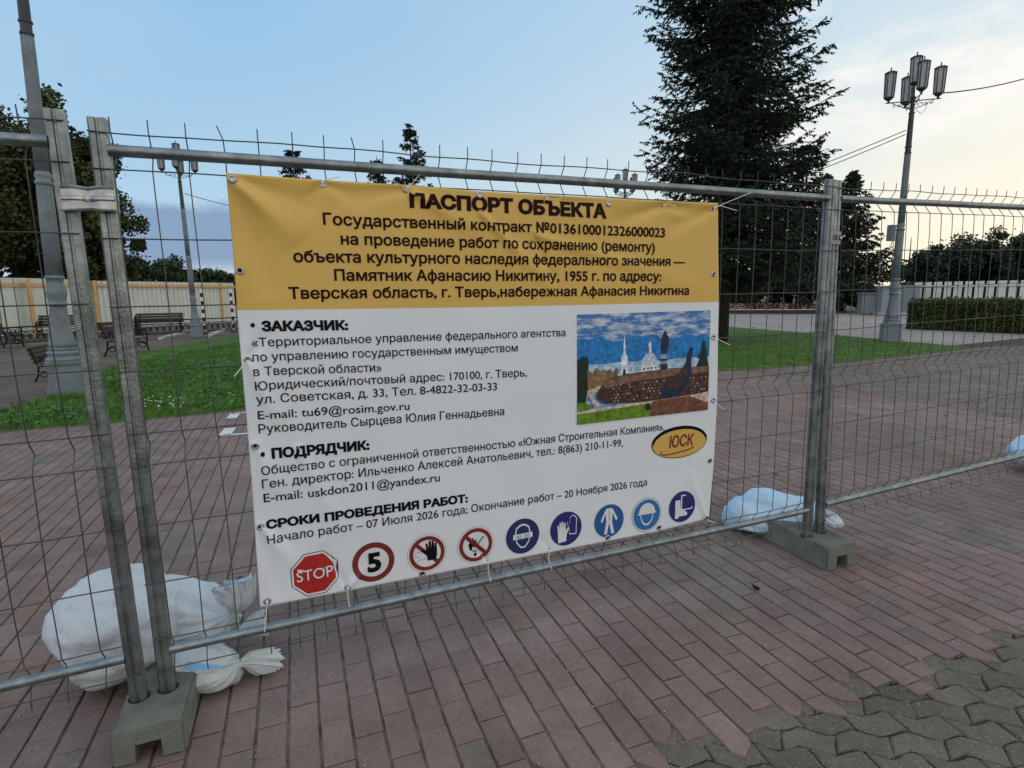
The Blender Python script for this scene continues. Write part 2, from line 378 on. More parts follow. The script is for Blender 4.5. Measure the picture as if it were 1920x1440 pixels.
def wavy():
    # interlocking grey pavers: every paver is outlined by wavy edges
    b = MB(); cols = []
    A = R(-6); a1 = Vector((math.cos(A), math.sin(A))); a2 = Vector((-math.sin(A), math.cos(A)))
    w_, l_ = .100, .192
    def W(i, j, s, t):        # point in paver lattice
        x = (i+s)*l_+(.5*l_ if j % 2 else 0); y = (j+t)*w_
        return x, y
    tri = lambda q: abs((q % 1.0)*4-2)-1
    def warp(x, y):
        return x+.016*tri(y/w_*.5)*1.0, y+.020*tri(x/l_+.1)+.006*math.sin(x*9+y*3)
    def region(name, test, i0, i1, j0, j1, h, org):
        for j in range(j0, j1):
            for i in range(i0, i1):
                e = .0032; P = []
                x0 = i*l_+(.5*l_ if j % 2 else 0)+e; x1 = x0+l_-2*e; y0 = j*w_+e; y1 = y0+w_-2*e
                KL, KS = (8, 4) if name == 'near' else (2, 1)
                for k in range(KL): P.append((x0+(x1-x0)*k/KL, y0))
                for k in range(KS): P.append((x1, y0+(y1-y0)*k/KS))
                for k in range(KL): P.append((x1-(x1-x0)*k/KL, y1))
                for k in range(KS): P.append((x0, y1-(y1-y0)*k/KS))
                Q = []
                for p in P:
                    q = warp(*p); nz = .007*noise.noise((q[0]*17, q[1]*17, i+j*3.3))+.003*noise.noise((q[0]*60, q[1]*60, i)); v = a1*(q[0]+nz)+a2*(q[1]-nz*.8); Q.append((v.x+org[0], v.y+org[1]))
                cx = sum(q[0] for q in Q)/len(Q); cy = sum(q[1] for q in Q)/len(Q)
                if not test(Vector((cx, cy, 0))): continue
                k = 1+rnd.gauss(0, .10); pav_tile(b, cols, Q, (.130*k, .116*k, .092*k, 1), h+rnd.uniform(-.002, .002), .005, .008)
    region('near', lambda p: p.dot(V) < edge_v(p.dot(U))+.16 and p.dot(V) > .2 and .2 < p.dot(U) < 5.5, -16, 40, -16, 32, -.0075, (0.2, .8))
    n0 = len(b.f)
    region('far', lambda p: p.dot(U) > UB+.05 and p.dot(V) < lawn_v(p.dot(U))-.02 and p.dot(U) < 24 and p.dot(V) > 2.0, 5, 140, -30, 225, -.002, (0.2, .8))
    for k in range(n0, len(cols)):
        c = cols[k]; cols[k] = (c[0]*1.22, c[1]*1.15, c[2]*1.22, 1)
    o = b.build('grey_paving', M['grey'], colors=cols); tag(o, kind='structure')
wavy()
# kerb along the lawn
kb = MB(); kp = [gp(*q) for q in [(-260, 838), (0, 811), (225, 792), (450, 770), (900, 735), (1345, 697), (1560, 682), (1840, 651)]]
for a, b_ in zip(kp, kp[1:]):
    d = (b_-a); c = (a+b_)/2; kb.box((c.x, c.y, -.002), (d.length, .05, .02), math.atan2(d.y, d.x))
tag(kb.build('kerb', M['gravel']), kind='structure')
# painted L marks on the bricks
mk = MB()
def bar(a, b, wd):
    a = gp(*a); b = gp(*b); d = (b-a).normalized(); n = Vector((-d.y, d.x, 0))*wd/2; z = Vector((0, 0, .006))
    mk.quad(a-n+z, b-n+z, b+n+z, a+n+z)
bar((421, 817), (432, 803), .14); bar((419, 817), (520, 809), .07); bar((434, 785), (442, 775), .14); bar((434, 776), (520, 768), .06)
tag(mk.build('painted_marking', M['whitepaint']), kind='structure')
# grass blades and weeds, one mass
def grass():
    b = MB(); r = random.Random(5); P = lawn_pts
    n = 0
    while n < 42000:
        if r.random() < .72: x, y = r.uniform(-10, -1), r.uniform(6.5, 26)
        else: x, y = r.uniform(-1, 16), r.uniform(8, 22)
        if r.random() > 9.5/math.hypot(x, y): continue
        if not inside(x, y, P): continue
        n += 1; h = r.uniform(.03, .10); a = r.uniform(0, 6.28); wv = r.uniform(.006, .014)
        dx, dy = math.cos(a)*wv, math.sin(a)*wv; lx, ly = r.uniform(-.04, .04), r.uniform(-.04, .04)
        b.quad((x-dx, y-dy, -.008), (x+dx, y+dy, -.008), (x+lx, y+ly, h))
    tag(b.build('grass', M['blade']), 'short green grass covering the lawn behind the fence', 'grass', kind='stuff')
    b = MB(); n = 0
    while n < 1300:
        x, y = r.uniform(-9.5, -2.2), r.uniform(6.6, 15)
        if r.random() > (6.5/y)**1.5 or not inside(x, y, P) or noise.noise((x*.6, y*.6, 2)) < -.12: continue
        n += 1; a = r.uniform(0, 6.28); l = r.uniform(.04, .115); wv = l*.3; z = r.uniform(.03, .13)
        d = Vector((math.cos(a), math.sin(a), r.uniform(-.3, .5))); q = Vector((-d.y, d.x, 0)); p = Vector((x, y, z))
        b.quad(p, p+d*l*.5+q*wv, p+d*l, p+d*l*.5-q*wv)
    tag(b.build('weeds', M['weed']), 'broad leaved weeds growing in the lawn near the twin posts', 'weeds', kind='stuff')
    b = MB()
    for i in range(26):
        p = gp(r.uniform(270, 345), r.uniform(752, 772)); p.z = r.uniform(.05, .09); s_ = .014
        b.lathe([(s_*.4, 0), (s_, s_*.5), (s_*.4, s_)], 6, p)
    tag(b.build('clover_blossom', M['redwhite']), 'tiny white clover blossoms in the grass by the paving', 'flowers', kind='stuff')
grass()
def grit():
    r = random.Random(77)
    for nm, m_, n, lab in (('grit', M['whitepaint'], 420, 'pale specks of grit scattered over the brick paving'), ('soil_crumbs', M['darkbed'], 520, 'dark crumbs of soil scattered over the brick paving')):
        b = MB()
        for _ in range(n):
            u, v = r.uniform(-2.5, 5), r.uniform(1.2, 5.5)
            if r.random() > (1.6/v)**1.2: continue
            p = U*u+V*v; s_ = r.uniform(.0012, .0034); z = .0015
            b.lathe([(s_*.3, z), (s_, z+s_*.5), (s_*.4, z+s_)], 5, (p.x, p.y, 0))
        tag(b.build(nm, m_), lab, 'grit', kind='stuff')
grit()
# ------------------------------------------------------------------ mesh fence
W_, ZT, ZR, ZB = 3.4309, 2.0915, 1.9903, 0.1553
class Panel:
    def __init__(s, x, y, th, de, ka, kl, sg=1): s.x, s.y, s.th, s.de, s.ka, s.kl, s.sg = x, y, th, de, ka, kl, sg
    def P(s, a, t, off=0.0):
        c, q = math.cos(s.de), math.sin(s.de); A = a*c-t*q; z = a*q+t*c
        d = Vector((math.cos(s.th), math.sin(s.th), 0)); n = Vector((-d.y, d.x, 0))
        v = Vector((s.x, s.y, 0))+d*A+n*(z*s.kl-off); v.z = z+s.ka
        return v
    def inv(s, px_, py_, off=0.0):
        o = s.P(0, 0, off); e1 = s.P(1, 0, off)-o; e2 = s.P(0, 1, off)-o; n = e1.cross(e2)
        d = ray(px_, py_); E_ = Vector((0, 0, EYE)); k = (o-E_).dot(n)/d.dot(n); q = E_+d*k-o
        return q.dot(e1)/e1.dot(e1), q.dot(e2)/e2.dot(e2)
PC = Panel(-1.36087, 1.99886, .38899, .00575, .13937, .00415)
PL = Panel(-1.4411, 1.949, .4006, .0144, .1504, .0055)
PR = Panel(1.92, 3.3542, .4017, .0216, .1661, .0149)
HT = [2.049, 1.927, 1.700, 1.469, 1.241, 1.014, .970, .896, .667, .441, .212, .084]
def fold(t):
    d = .0
    for c, wd in ((1.987, .065), (.960, .062), (.149, .066)):
        k = abs(t-c)/wd
        if k < 1: d = max(d, (1-k)*.046)
    return d
def make_post(pan, s, name='post', t0=-.09):
    b = MB(); prof = []
    hw, hd, g_ = .027, .021, .006
    for x, y in ((-hw+.006, hd), (-.006, hd), (-.003, hd-g_), (.003, hd-g_), (.006, hd), (hw-.006, hd), (hw, hd-.006), (hw, .005), (hw-g_, .002), (hw-g_, -.002), (hw, -.005), (hw, -hd+.006), (hw-.006, -hd), (-hw+.006, -hd), (-hw, -hd+.006), (-hw, -.005), (-hw+g_, -.002), (-hw+g_, .002), (-hw, .005), (-hw, hd-.006)):
        prof.append((x, y))
    n = len(prof); T = [t0, .2, .45, .7, .95, 1.2, 1.45, 1.7, 1.95, 2.04, ZT]
    for t in T:
        k = 1.0
        for x, y in prof: b.v.append(tuple(pan.P(s+x*k+.0012*noise.noise((t*2, s, 1)), t, y)))
    for i in range(len(T)-1):
        for j in range(n):
            a = i*n+j; c = i*n+(j+1) % n; b.f.append((a, c, c+n, a+n)); b.m.append(0)
    # open top: rim and an inner well
    k = len(b.v); L = (len(T)-1)*n
    for dz in (0, -.05):
        for x, y in prof: b.v.append(tuple(pan.P(s+x*.86, ZT+dz, y*.84)))
    for j in range(n):
        c = (j+1) % n
        b.f.append((L+j, L+c, k+c, k+j)); b.f.append((k+j, k+c, k+n+c, k+n+j)); b.m += [0, 0]
    b.f.append(tuple(k+n+j for j in range(n))); b.m.append(0)
    return b
def wires(pan, s0, s1, seed, step=.1136, first=.07, crooked=.004):
    b = MB(); r = random.Random(seed); OFF = .0255
    k = 0; s = s0+first; ss = []
    while s < s1-.02: ss.append(s); s += step
    for s in ss:
        lean = r.uniform(-crooked, crooked); kink = r.random() < .14; ph = r.uniform(0, 6)
        pts = []
        tops = 2.049+.045
        T = [.045, .084, .11, .149, .19, .212, .3, .441, .55, .667, .8, .896, .93, .96, .99, 1.014, 1.13, 1.241, 1.36, 1.469, 1.58, 1.70, 1.82, 1.927, 1.955, 1.987, 2.02, 2.049, tops]
        for t in T:
            ds = lean*math.sin(t*2.1+ph)+(.002*math.sin(t*7+ph))
            if kink and t == tops: ds += r.uniform(-.02, .02)
            pts.append(pan.P(s+ds, t, OFF-fold(t)))
        b.tube(pts, .0022, 5)
    for t in HT:
        if abs(t-.970) < .001: continue
        pts = []; n = 48
        for i in range(n+1):
            s = s0-.028+(s1-s0+.056)*i/n
            pts.append(pan.P(s, t+(.012 if t > 2 else .0045)*noise.noise((s*3.1, t*9, seed)), OFF+.003-fold(t)))
        b.tube(pts, .0025, 5)
    return b.build('wire_mesh', M['wire'])
def rail(pan, s0, s1, t, rad, seed):
    pts = [pan.P(s0+(s1-s0)*i/8, t+.003*noise.noise((i*.6, seed, 2)), 0.012) for i in range(9)]
    return MB().tube(pts, rad, 14)
def fence(pan, sgn, label, seed):
    # origin of the thing at the foot of its post
    e = empty('mesh_fence_panel', label=label, cat='fence panel', group='wire mesh fence panels standing in a row')
    kids = []
    s0, s1 = (0, W_) if sgn > 0 else (-W_, 0)
    kids.append(make_post(pan, s0).build('post', M['post'], smooth=False))
    kids.append(make_post(pan, s1).build('post', M['post'], smooth=False))
    kids.append(rail(pan, s0+.024, s1-.024, ZR, .0195, seed).build('top_rail', M['steel'], smooth='angle'))
    kids.append(rail(pan, s0+.024, s1-.024, ZB, .0185, seed+1).build('bottom_rail', M['steel'], smooth='angle'))
    kids.append(wires(pan, s0, s1, seed, first=.035 if sgn > 0 else .045))
    for k in kids: k.parent = e
    return e
fence(PC, 1, 'middle mesh fence panel, the one carrying the yellow and white banner', 11)
fence(PL, -1, 'mesh fence panel left of the twin posts, cut by the left edge of the photo', 23)
fence(PR, 1, 'mesh fence panel to the right of the banner, leading off to the right edge', 37)
# clamps
def clamp():
    e = empty('fence_clamp', PC.P(0, 1.80, .03), 0, 'wide shiny zinc clamp joining the twin posts left of the banner', 'clamp', 'clamps joining the fence posts')
    b = MB(); o = PC.P(0, 1.80, .03)
    A = PL.inv(116, 372, .03); B = PC.inv(216, 374, .03)
    a = PL.P(*A, .034); c = PC.P(*B, .034); d = (c-a); n = d.cross(Vector((0, 0, 1))).normalized(); up = Vector((0, 0, 1))
    hh = .040; prof = [(-hh, 0), (-hh*.94, .006), (-hh*.86, .001), (-.006, .001), (-.002, .008), (.004, .008), (.008, -.002), (hh*.8, -.003), (hh*.93, .007), (hh, .002)]
    N = 10; base = 0
    for i in range(N+1):
        f = i/N; x = a+d*f
        bulge = .006*math.sin(f*math.pi*2)**2-.006*math.exp(-((f-.5)/.12)**2)
        for h, t in prof: b.v.append(tuple(x+up*h*(1-.12*math.exp(-((f-.5)/.15)**2))+n*(t+bulge)-o))
    q = len(prof)
    for i in range(N):
        for j in range(q-1): b.f.append((i*q+j, i*q+j+1, (i+1)*q+j+1, (i+1)*q+j)); b.m.append(0)
    # returns round the posts
    for x, sg in ((a, -1), (c, 1)):
        w0 = x-up*hh-o; w1 = x+up*hh-o; back = -n*.075
        b.quad(w0, w1, w1+back, w0+back)
    ob = b.build('band', M['bright'], e, smooth=False)
    so_ = ob.modifiers.new('t', 'SOLIDIFY'); so_.thickness = .003
    m2 = MB(); mid = a+d*.5-o
    m2.tube([mid+n*-.004, mid+n*.014], .009, 6); m2.tube([mid+n*.014, mid+n*.022], .005, 8)
    m2.build('bolt', M['bright'], e)
clamp()
def clamp2():
    p = PR.P(0.012, 1.77, .03)
    e = empty('fence_clamp', p, PR.th, 'small dull clamp on the posts right of the banner', 'clamp', 'clamps joining the fence posts')
    b = MB(); b.box((-.03, -.0, .025), (.075, .006, .022)); b.box((-.03, -.0, -.025), (.075, .006, .022)); b.box((.012, .035, .025), (.006, .064, .022)); b.box((.012, .035, -.025), (.006, .064, .022))
    b.build('band', M['steel'], e); MB().tube([(-.005, -.003, 0), (-.005, -.016, 0)], .009, 6).build('bolt', M['bright'], e)
clamp2()
# concrete feet
def foot(holes, front, ang, L, Wd, H, label):
    """holes: world points of the posts; front: centre of the near end on the ground"""
    e = bpy.data.objects.new('x', None)
    bm = bmesh.new()
    # profile along the length: bevelled block, with a handling notch at both ends
    nw, nh, nd = Wd*.38, H*.58, .10
    def bx(c, d):
        r_ = bmesh.ops.create_cube(bm, size=1); bmesh.ops.scale(bm, vec=d, verts=r_['verts']); bmesh.ops.translate(bm, vec=c, verts=r_['verts'])
    bx((0, L/2, H/2), (Wd, L, H))
    for v in bm.verts:
        if v.co.z > H*.5: v.co.x *= .975; v.co.y = L/2+(v.co.y-L/2)*.985
    bmesh.ops.bevel(bm, geom=bm.edges[:], offset=.009, segments=2, affect='EDGES')
    me = bpy.data.meshes.new('concrete_foot'); bm.to_mesh(me); bm.free(); me.materials.append(M['concrete'])
    o = link('concrete_foot', me); o.location = front; o.rotation_euler = (0, 0, ang)
    tag(o, label, 'concrete block', 'concrete feet of the fence')
    bpy.context.view_layer.update(); inv = o.matrix_world.inverted()
    cut = MB(); cut.box((0, .02, nh/2-.02), (nw, nd*2, nh+.04), top=.9); cut.box((0, L-.02, nh/2-.02), (nw, nd*2, nh+.04), top=.9)
    for h in holes:
        q = inv@Vector(h); cut.lathe([(.037, H-.07), (.037, H+.05)], 20, (q.x, q.y, 0))
    co = cut.build('cutter', M['concrete'])
    co.location = front; co.rotation_euler = (0, 0, ang)
    md = o.modifiers.new('b', 'BOOLEAN'); md.object = co; md.operation = 'DIFFERENCE'; md.solver = 'EXACT'
    bpy.context.view_layer.update(); dg = bpy.context.evaluated_depsgraph_get()
    nm = bpy.data.meshes.new_from_object(o.evaluated_get(dg)); o.modifiers.clear(); o.data = nm; nm.name = 'concrete_foot'
    bm = bmesh.new(); bm.from_mesh(nm)
    bmesh.ops.triangulate(bm, faces=bm.faces[:])
    for v in bm.verts:
        f = noise.noise(v.co*18)*.0025+noise.noise(v.co*60)*.001
        v.co += Vector((f, f*.7, f*.4))
    bm.to_mesh(nm); bm.free()
    bpy.data.objects.remove(co)
    return o
def at_z(pan, s, z):
    t = 0
    for _ in range(5): t += z-pan.P(s, t).z
    return pan.P(s, t)
hl = [at_z(PL, 0, .128), at_z(PC, 0, .128)]
f0, f1 = gp(200, 1386, .15), gp(344, 1350, .15)
f0, f1 = gp(200, 1386, .128), gp(344, 1350, .128); fl = (f0+f1)/2; fl.z = 0; d = f1-f0
foot(hl, fl, math.atan2(d.y, d.x)-.02, .66, .235, .128, 'grey concrete block under the twin posts by the large white sandbags')
hr = [at_z(PC, W_, .142), at_z(PR, 0, .142)]
g0, g1 = gp(1564, 1073), gp(1611.7, 1058)
fr = (g0+g1)/2; d = g1-g0
ax_ = gp(1495, 999, .128)-gp(1564, 1032, .128); fr = gp(1564, 1032, .128)+Vector((ax_.y, -ax_.x, 0)).normalized()*.074; fr.z = 0
foot(hr, fr, math.atan2(ax_.y, ax_.x)-math.pi/2, .66, .245, .142, 'grey concrete block under the posts right of the banner')
def end_foot(pan, s_, label):
    p = at_z(pan, s_, .128); d = Vector((math.cos(pan.th), math.sin(pan.th), 0)); n = Vector((-d.y, d.x, 0)); f = p-n*.19; f.z = 0
    foot([p], f, pan.th, .66, .245, .128, label)
end_foot(PR, W_, 'grey concrete block under the far end of the right fence panel')
end_foot(PL, -W_, 'grey concrete block under the outer end of the left fence panel')
# ------------------------------------------------------------------ banner
OFF = .040
BT = [(424, 325), (605, 338), (765, 347), (898, 359), (1025, 366), (1140, 371.5), (1245, 377), (1345, 381)]
BB = [(488, 1138), (652, 1107), (792, 1080), (916, 1056), (1030, 1035), (1140, 1014), (1235, 995), (1328, 972)]
BL = [(424, 325), (433, 420), (441, 520), (446, 600), (453, 680), (463, 790), (472, 900), (480, 1020), (488, 1138)]
BR = [(1345, 381), (1345.5, 480), (1346, 570), (1344, 680), (1342, 770), (1337, 860), (1328, 972)]
def stc(l): return [PC.inv(x, y, OFF) for x, y in l]
BTs, BBs, BLs, BRs = map(stc, (BT, BB, BL, BR))
def interp(pts, f, ax):
    a0, a1 = pts[0][ax], pts[-1][ax]; x = a0+(a1-a0)*f
    for p, q in zip(pts, pts[1:]):
        lo, hi = min(p[ax], q[ax]), max(p[ax], q[ax])
        if lo-1e-9 <= x <= hi+1e-9: k = (x-p[ax])/(q[ax]-p[ax]); return (p[0]+(q[0]-p[0])*k, p[1]+(q[1]-p[1])*k)
    return pts[-1]
def bsurf(u, v):          # u 0..1 left-right, v 0..1 top-bottom (Coons)
    t = interp(BTs, u, 0); b = interp(BBs, u, 0); l = interp(BLs, v, 1); r = interp(BRs, v, 1)
    c = [BTs[0], BTs[-1], BBs[0], BBs[-1]]
    return tuple((1-v)*t[k]+v*b[k]+(1-u)*l[k]+u*r[k]-((1-u)*(1-v)*c[0][k]+u*(1-v)*c[1][k]+(1-u)*v*c[2][k]+u*v*c[3][k]) for k in (0, 1))
EY = [(436, 337), (605, 345), (762, 355), (898, 366), (1025, 373.5), (1140, 382), (1243, 386), (1338, 392), (450, 508), (465, 674), (479, 834), (489, 986), (501, 1126), (652, 1100), (791, 1074), (916, 1052), (1031, 1031), (1138, 1007), (1234, 988), (1321, 969), (1336.5, 514), (1336, 632), (1335, 750), (1329, 863)]
EYs = stc(EY)
def crease(s, t, a, b, wd, amp):        # a soft fold along the segment a-b
    dx, dy = b[0]-a[0], b[1]-a[1]; L2 = dx*dx+dy*dy; f = ((s-a[0])*dx+(t-a[1])*dy)/L2
    fc = min(1, max(0, f)); d = math.hypot(s-a[0]-dx*fc, t-a[1]-dy*fc); side = (s-a[0])*dy-(t-a[1])*dx
    ww = wd*(.35+1.1*fc)
    return amp*math.exp(-(d/ww)**2)*(1-fc)**.6
TL = EYs[0]
CRS = []
for (a, b, wd, amp) in (
    ((436, 337), (560, 455), .045, .014), ((436, 337), (500, 560), .04, -.010), ((436, 337), (640, 400), .05, -.007), ((436, 337), (475, 450), .02, .006),
    ((1243, 386), (1330, 400), .03, -.010), ((1338, 392), (1250, 430), .03, -.010), ((1243, 386), (1140, 420), .035, -.008), ((1025, 373), (1140, 385), .025, -.006), ((762, 355), (900, 440), .03, .006), ((762, 355), (640, 372), .035, -.008), ((605, 345), (560, 395), .03, -.006), ((605, 345), (700, 380), .03, -.005),
    ((465, 674), (520, 800), .025, .008), ((465, 674), (500, 620), .02, -.006), ((489, 986), (560, 1070), .03, .008), ((652, 1100), (600, 1020), .02, -.007), ((652, 1100), (690, 1060), .02, .006), ((489, 986), (520, 1120), .02, -.006), ((479, 834), (520, 930), .03, .007), ((560, 840), (640, 1010), .035, .006), ((900, 400), (1060, 565), .03, .006), ((1000, 440), (1066, 590), .025, -.005), ((1321, 969), (1290, 880), .02, .006), ((1000, 440), (1330, 545), .04, .004), ((916, 1052), (880, 1020), .015, -.005), ((1031, 1031), (1010, 1000), .015, -.004)):
    CRS.append((PC.inv(*a, OFF), PC.inv(*b, OFF), wd, amp))
def bdisp(s, t):
    d = .0035*noise.noise((s*1.7, t*1.1, 3))+.0022*noise.noise((s*4.5+t*2, t*3, 8))
    edge = min(1, (s-.34)/.2)
    d += .003*math.exp(-((s-.36)/.10)**2)*math.sin(t*17)
    for a, b, wd, amp in CRS: d += crease(s, t, a, b, wd, amp*2.0)
    if 1.72 < s < 2.62 and .82 < t < 1.45:      # the printed picture lies almost flat
        k_ = min(1, (s-1.72)/.06, (2.62-s)/.05, (t-.82)/.05, (1.45-t)/.05); d = d*(1-k_)+k_*.0035*noise.noise((s*1.7, t*1.1, 3))
    return max(d, -.011+.25*(d+.011)) if d < -.011 else d
def bpos(s, t, lift=0.0):
    return PC.P(s, t, OFF+.006+bdisp(s, t)+lift)
HEAD = stc([(441, 582), (900, 576), (1345, 566)])
def header_t(s):
    (s0, t0), (s1, t1), (s2, t2) = HEAD
    return t0+(t1-t0)*(s-s0)/(s1-s0) if s < s1 else t1+(t2-t1)*(s-s1)/(s2-s1)
M['cloth_gold'] = mat('gold_printed_vinyl', (.68, .45, .115), .42, 0, .03, 2, .04, 500, spec=.3)
M['cloth_white'] = mat('white_printed_vinyl', (.735, .79, .83), .42, 0, .02, 2, .04, 500, spec=.3)
banner = empty('banner', PC.P(1.5, .25, OFF), 0, 'large yellow and white printed information banner tied to the middle fence panel', 'banner')
BO = Vector(banner.location)
def banner_cloth():
    b = MB(); NU, NV1, NV2 = 230, 54, 130; rows = []
    # find v of the header border for each u
    def vhead(u):
        lo, hi = 0, 1
        for _ in range(24):
            m_ = (lo+hi)/2; s, t = bsurf(u, m_)
            if t > header_t(s): lo = m_
            else: hi = m_
        return lo
    vh = [vhead(i/NU) for i in range(NU+1)]
    for j in range(NV1+NV2+1):
        for i in range(NU+1):
            u = i/NU; v = vh[i]*j/NV1 if j <= NV1 else vh[i]+(1-vh[i])*(j-NV1)/NV2
            s, t = bsurf(u, v)
            # scallop: the top hem sags a little between the eyelets
            b.v.append(tuple(bpos(s, t)-BO))
    n = NU+1
    for j in range(NV1+NV2):
        for i in range(NU):
            a = j*n+i; b.f.append((a, a+n, a+n+1, a+1)); b.m.append(0 if j < NV1 else 1)
    o = b.build('cloth', [M['cloth_gold'], M['cloth_white']], banner, smooth=True)
    so_ = o.modifiers.new('thick', 'SOLIDIFY'); so_.thickness = .0009; so_.offset = -1
banner_cloth()
from mathutils.geometry import interpolate_bezier
def text_mesh(body, off=0.0, shear=0.0):
    """flat filled lettering, nonzero winding, cut into thin horizontal slabs so that it can follow the cloth"""
    c = bpy.data.curves.new('text', 'FONT'); c.body = body; c.shear = shear
    o = bpy.data.objects.new('text', c); col.objects.link(o); bpy.context.view_layer.update()
    cu = o.to_curve(bpy.context.evaluated_depsgraph_get(), apply_modifiers=False)
    polys = []
    for sp in cu.splines:
        bp = sp.bezier_points; n = len(bp); P = []
        for i in range(n):
            a, b = bp[i], bp[(i+1) % n]
            straight = ((a.handle_right-a.co).cross(b.co-a.co).length < 1e-5 and (b.handle_left-b.co).cross(b.co-a.co).length < 1e-5)
            P += [p[:2] for p in (([a.co] if straight else interpolate_bezier(a.co, a.handle_right, b.handle_left, b.co, 6)[:-1]))]
        Q = []
        for p in P:
            if not Q or math.hypot(p[0]-Q[-1][0], p[1]-Q[-1][1]) > 1e-4: Q.append(p)
        if len(Q) > 2: polys.append(Q)
    o.to_curve_clear(); bpy.data.objects.remove(o); bpy.data.curves.remove(c)
    area = lambda P: sum(P[i-1][0]*P[i][1]-P[i][0]*P[i-1][1] for i in range(len(P)))/2
    A = [area(P) for P in polys]; BB_ = [(min(p[0] for p in P), max(p[0] for p in P), min(p[1] for p in P), max(p[1] for p in P)) for P in polys]
    edges = []
    for k, P in enumerate(polys):
        best = A[k]
        for q in range(len(polys)):
            if BB_[q][0] < BB_[k][1] and BB_[q][1] > BB_[k][0] and BB_[q][2] < BB_[k][3] and BB_[q][3] > BB_[k][2] and abs(A[q]) > abs(best): best = A[q]
        sg = 1 if best > 0 else -1
        n = len(P); Q = []
        for i in range(n):
            a, b, d = P[i-1], P[i], P[(i+1) % n]
            e1 = Vector((b[0]-a[0], b[1]-a[1])).normalized(); e2 = Vector((d[0]-b[0], d[1]-b[1])).normalized()
            n1 = Vector((e1.y, -e1.x)); n2 = Vector((e2.y, -e2.x)); m_ = n1+n2
            m_ = m_/max(.5, (1+n1.dot(n2))) if m_.length > .1 else n1
            Q.append((b[0]+m_.x*off*sg, b[1]+m_.y*off*sg))
        for i in range(n): edges.append((Q[i-1], Q[i]))
    ys = sorted(set([round(y, 3) for e in edges for y in (e[0][1], e[1][1])]+[round(-.3+k*.06, 3) for k in range(24)]))
    lo, hi = min(e[i][1] for e in edges for i in (0, 1)), max(e[i][1] for e in edges for i in (0, 1))
    yy = [lo]
    for y in ys:
        if yy[-1]+.006 < y < hi-.003: yy.append(y)
    yy.append(hi); v, f = [], []
    for ya, yb in zip(yy, yy[1:]):
        ym = (ya+yb)/2; X = []
        for (p, q) in edges:
            if (p[1] <= ym) != (q[1] <= ym):
                k = (q[0]-p[0])/(q[1]-p[1]); at = lambda y: p[0]+k*(min(max(y, min(p[1], q[1])), max(p[1], q[1]))-p[1])
                X.append((at(ym), at(ya), at(yb), 1 if q[1] > p[1] else -1))
        X.sort(key=lambda x: x[0]); wn = 0; st = None
        for x in X:
            if wn == 0: st = x
            wn += x[3]
            if wn == 0 and x[0]-st[0] > 1e-4:
                m_ = max(1, int((x[0]-st[0])/.25))
                for i in range(m_):
                    g0, g1 = i/m_, (i+1)/m_; n = len(v)
                    L = lambda h, g_: st[h]+(x[h]-st[h])*g_
                    v += [(L(1, g0), ya, 0), (L(1, g1), ya, 0), (L(2, g1), yb, 0), (L(2, g0), yb, 0)]; f.append((n, n+1, n+2, n+3))
    me = bpy.data.meshes.new('text'); me.from_pydata(v, [], f)
    return me
def subdiv(bm, L):
    for _ in range(7):
        ed = [e for e in bm.edges if e.calc_length() > L]
        if not ed: break
        bmesh.ops.subdivide_edges(bm, edges=ed, cuts=1)
    bmesh.ops.triangulate(bm, faces=bm.faces[:])
def tlift(): return .0016
LINES = []
def put(lines, name, m_):
    for l in lines: put_line([l], name if len(l[0]) > 1 else 'bullet', m_)
def put_line(lines, name, m_, lift=.0021, parent=None):
    """lines: (text, start px, end px, cap px at start, cap px at end, weight)"""
    bm = bmesh.new()
    for body, a, b_, c0, c1, wt in lines:
        me = text_mesh(body, wt); v = np.empty(len(me.vertices)*3); me.vertices.foreach_get('co', v); v = v.reshape(-1, 3)
        x0, x1 = v[:, 0].min(), v[:, 0].max()
        A = PC.inv(*a, OFF); B = PC.inv(*b_, OFF)
        h0 = PC.inv(a[0], a[1]-c0, OFF)[1]-A[1]; h1 = PC.inv(b_[0], b_[1]-c1, OFF)[1]-B[1]
        t_ = bmesh.new(); t_.from_mesh(me)
        for q in t_.verts:
            q.co.x = (q.co.x-x0)/(x1-x0); q.co.y = q.co.y/.727; q.co.z = 0
        W2 = abs(B[0]-A[0])
        for q in t_.verts: q.co.x *= W2; q.co.y *= (h0+(h1-h0)*q.co.x/W2)
        for q in t_.verts:
            f = q.co.x/W2; s = A[0]+(B[0]-A[0])*f; t = A[1]+(B[1]-A[1])*f+q.co.y
            q.co = bpos(s, t, lift)-BO
        t2 = bpy.data.meshes.new('x'); t_.to_mesh(t2); t_.free(); bm.from_mesh(t2); bpy.data.meshes.remove(t2); bpy.data.meshes.remove(me)
    me = bpy.data.meshes.new(name); bmesh.ops.recalc_face_normals(bm, faces=bm.faces[:]); bm.to_mesh(me); bm.free(); me.materials.append(m_)
    return link(name, me, parent or banner)
put([('ПАСПОРТ ОБЪЕКТА', (767.5, 388), (1136, 408.5), 24.5, 24.5, .058)], 'title_line', M['maroon'])
put([('Государственный контракт №0136100012326000023', (606, 421), (1245, 445), 22, 17.5, .024),
     ('на проведение работ по сохранению (ремонту)', (639, 458), (1226, 472.5), 21, 18, .024),
     ('объекта культурного наследия федерального значения —', (550.5, 491), (1282, 498.7), 22, 17, .024),
     ('Памятник Афанасию Никитину, 1955 г. по адресу:', (627, 526), (1237.5, 526.5), 21, 17.5, .024),
     ('Тверская область, г. Тверь,набережная Афанасия Никитина', (542, 560), (1289.5, 552.5), 21.5, 16, .024)], 'contract_line', M['maroon'])
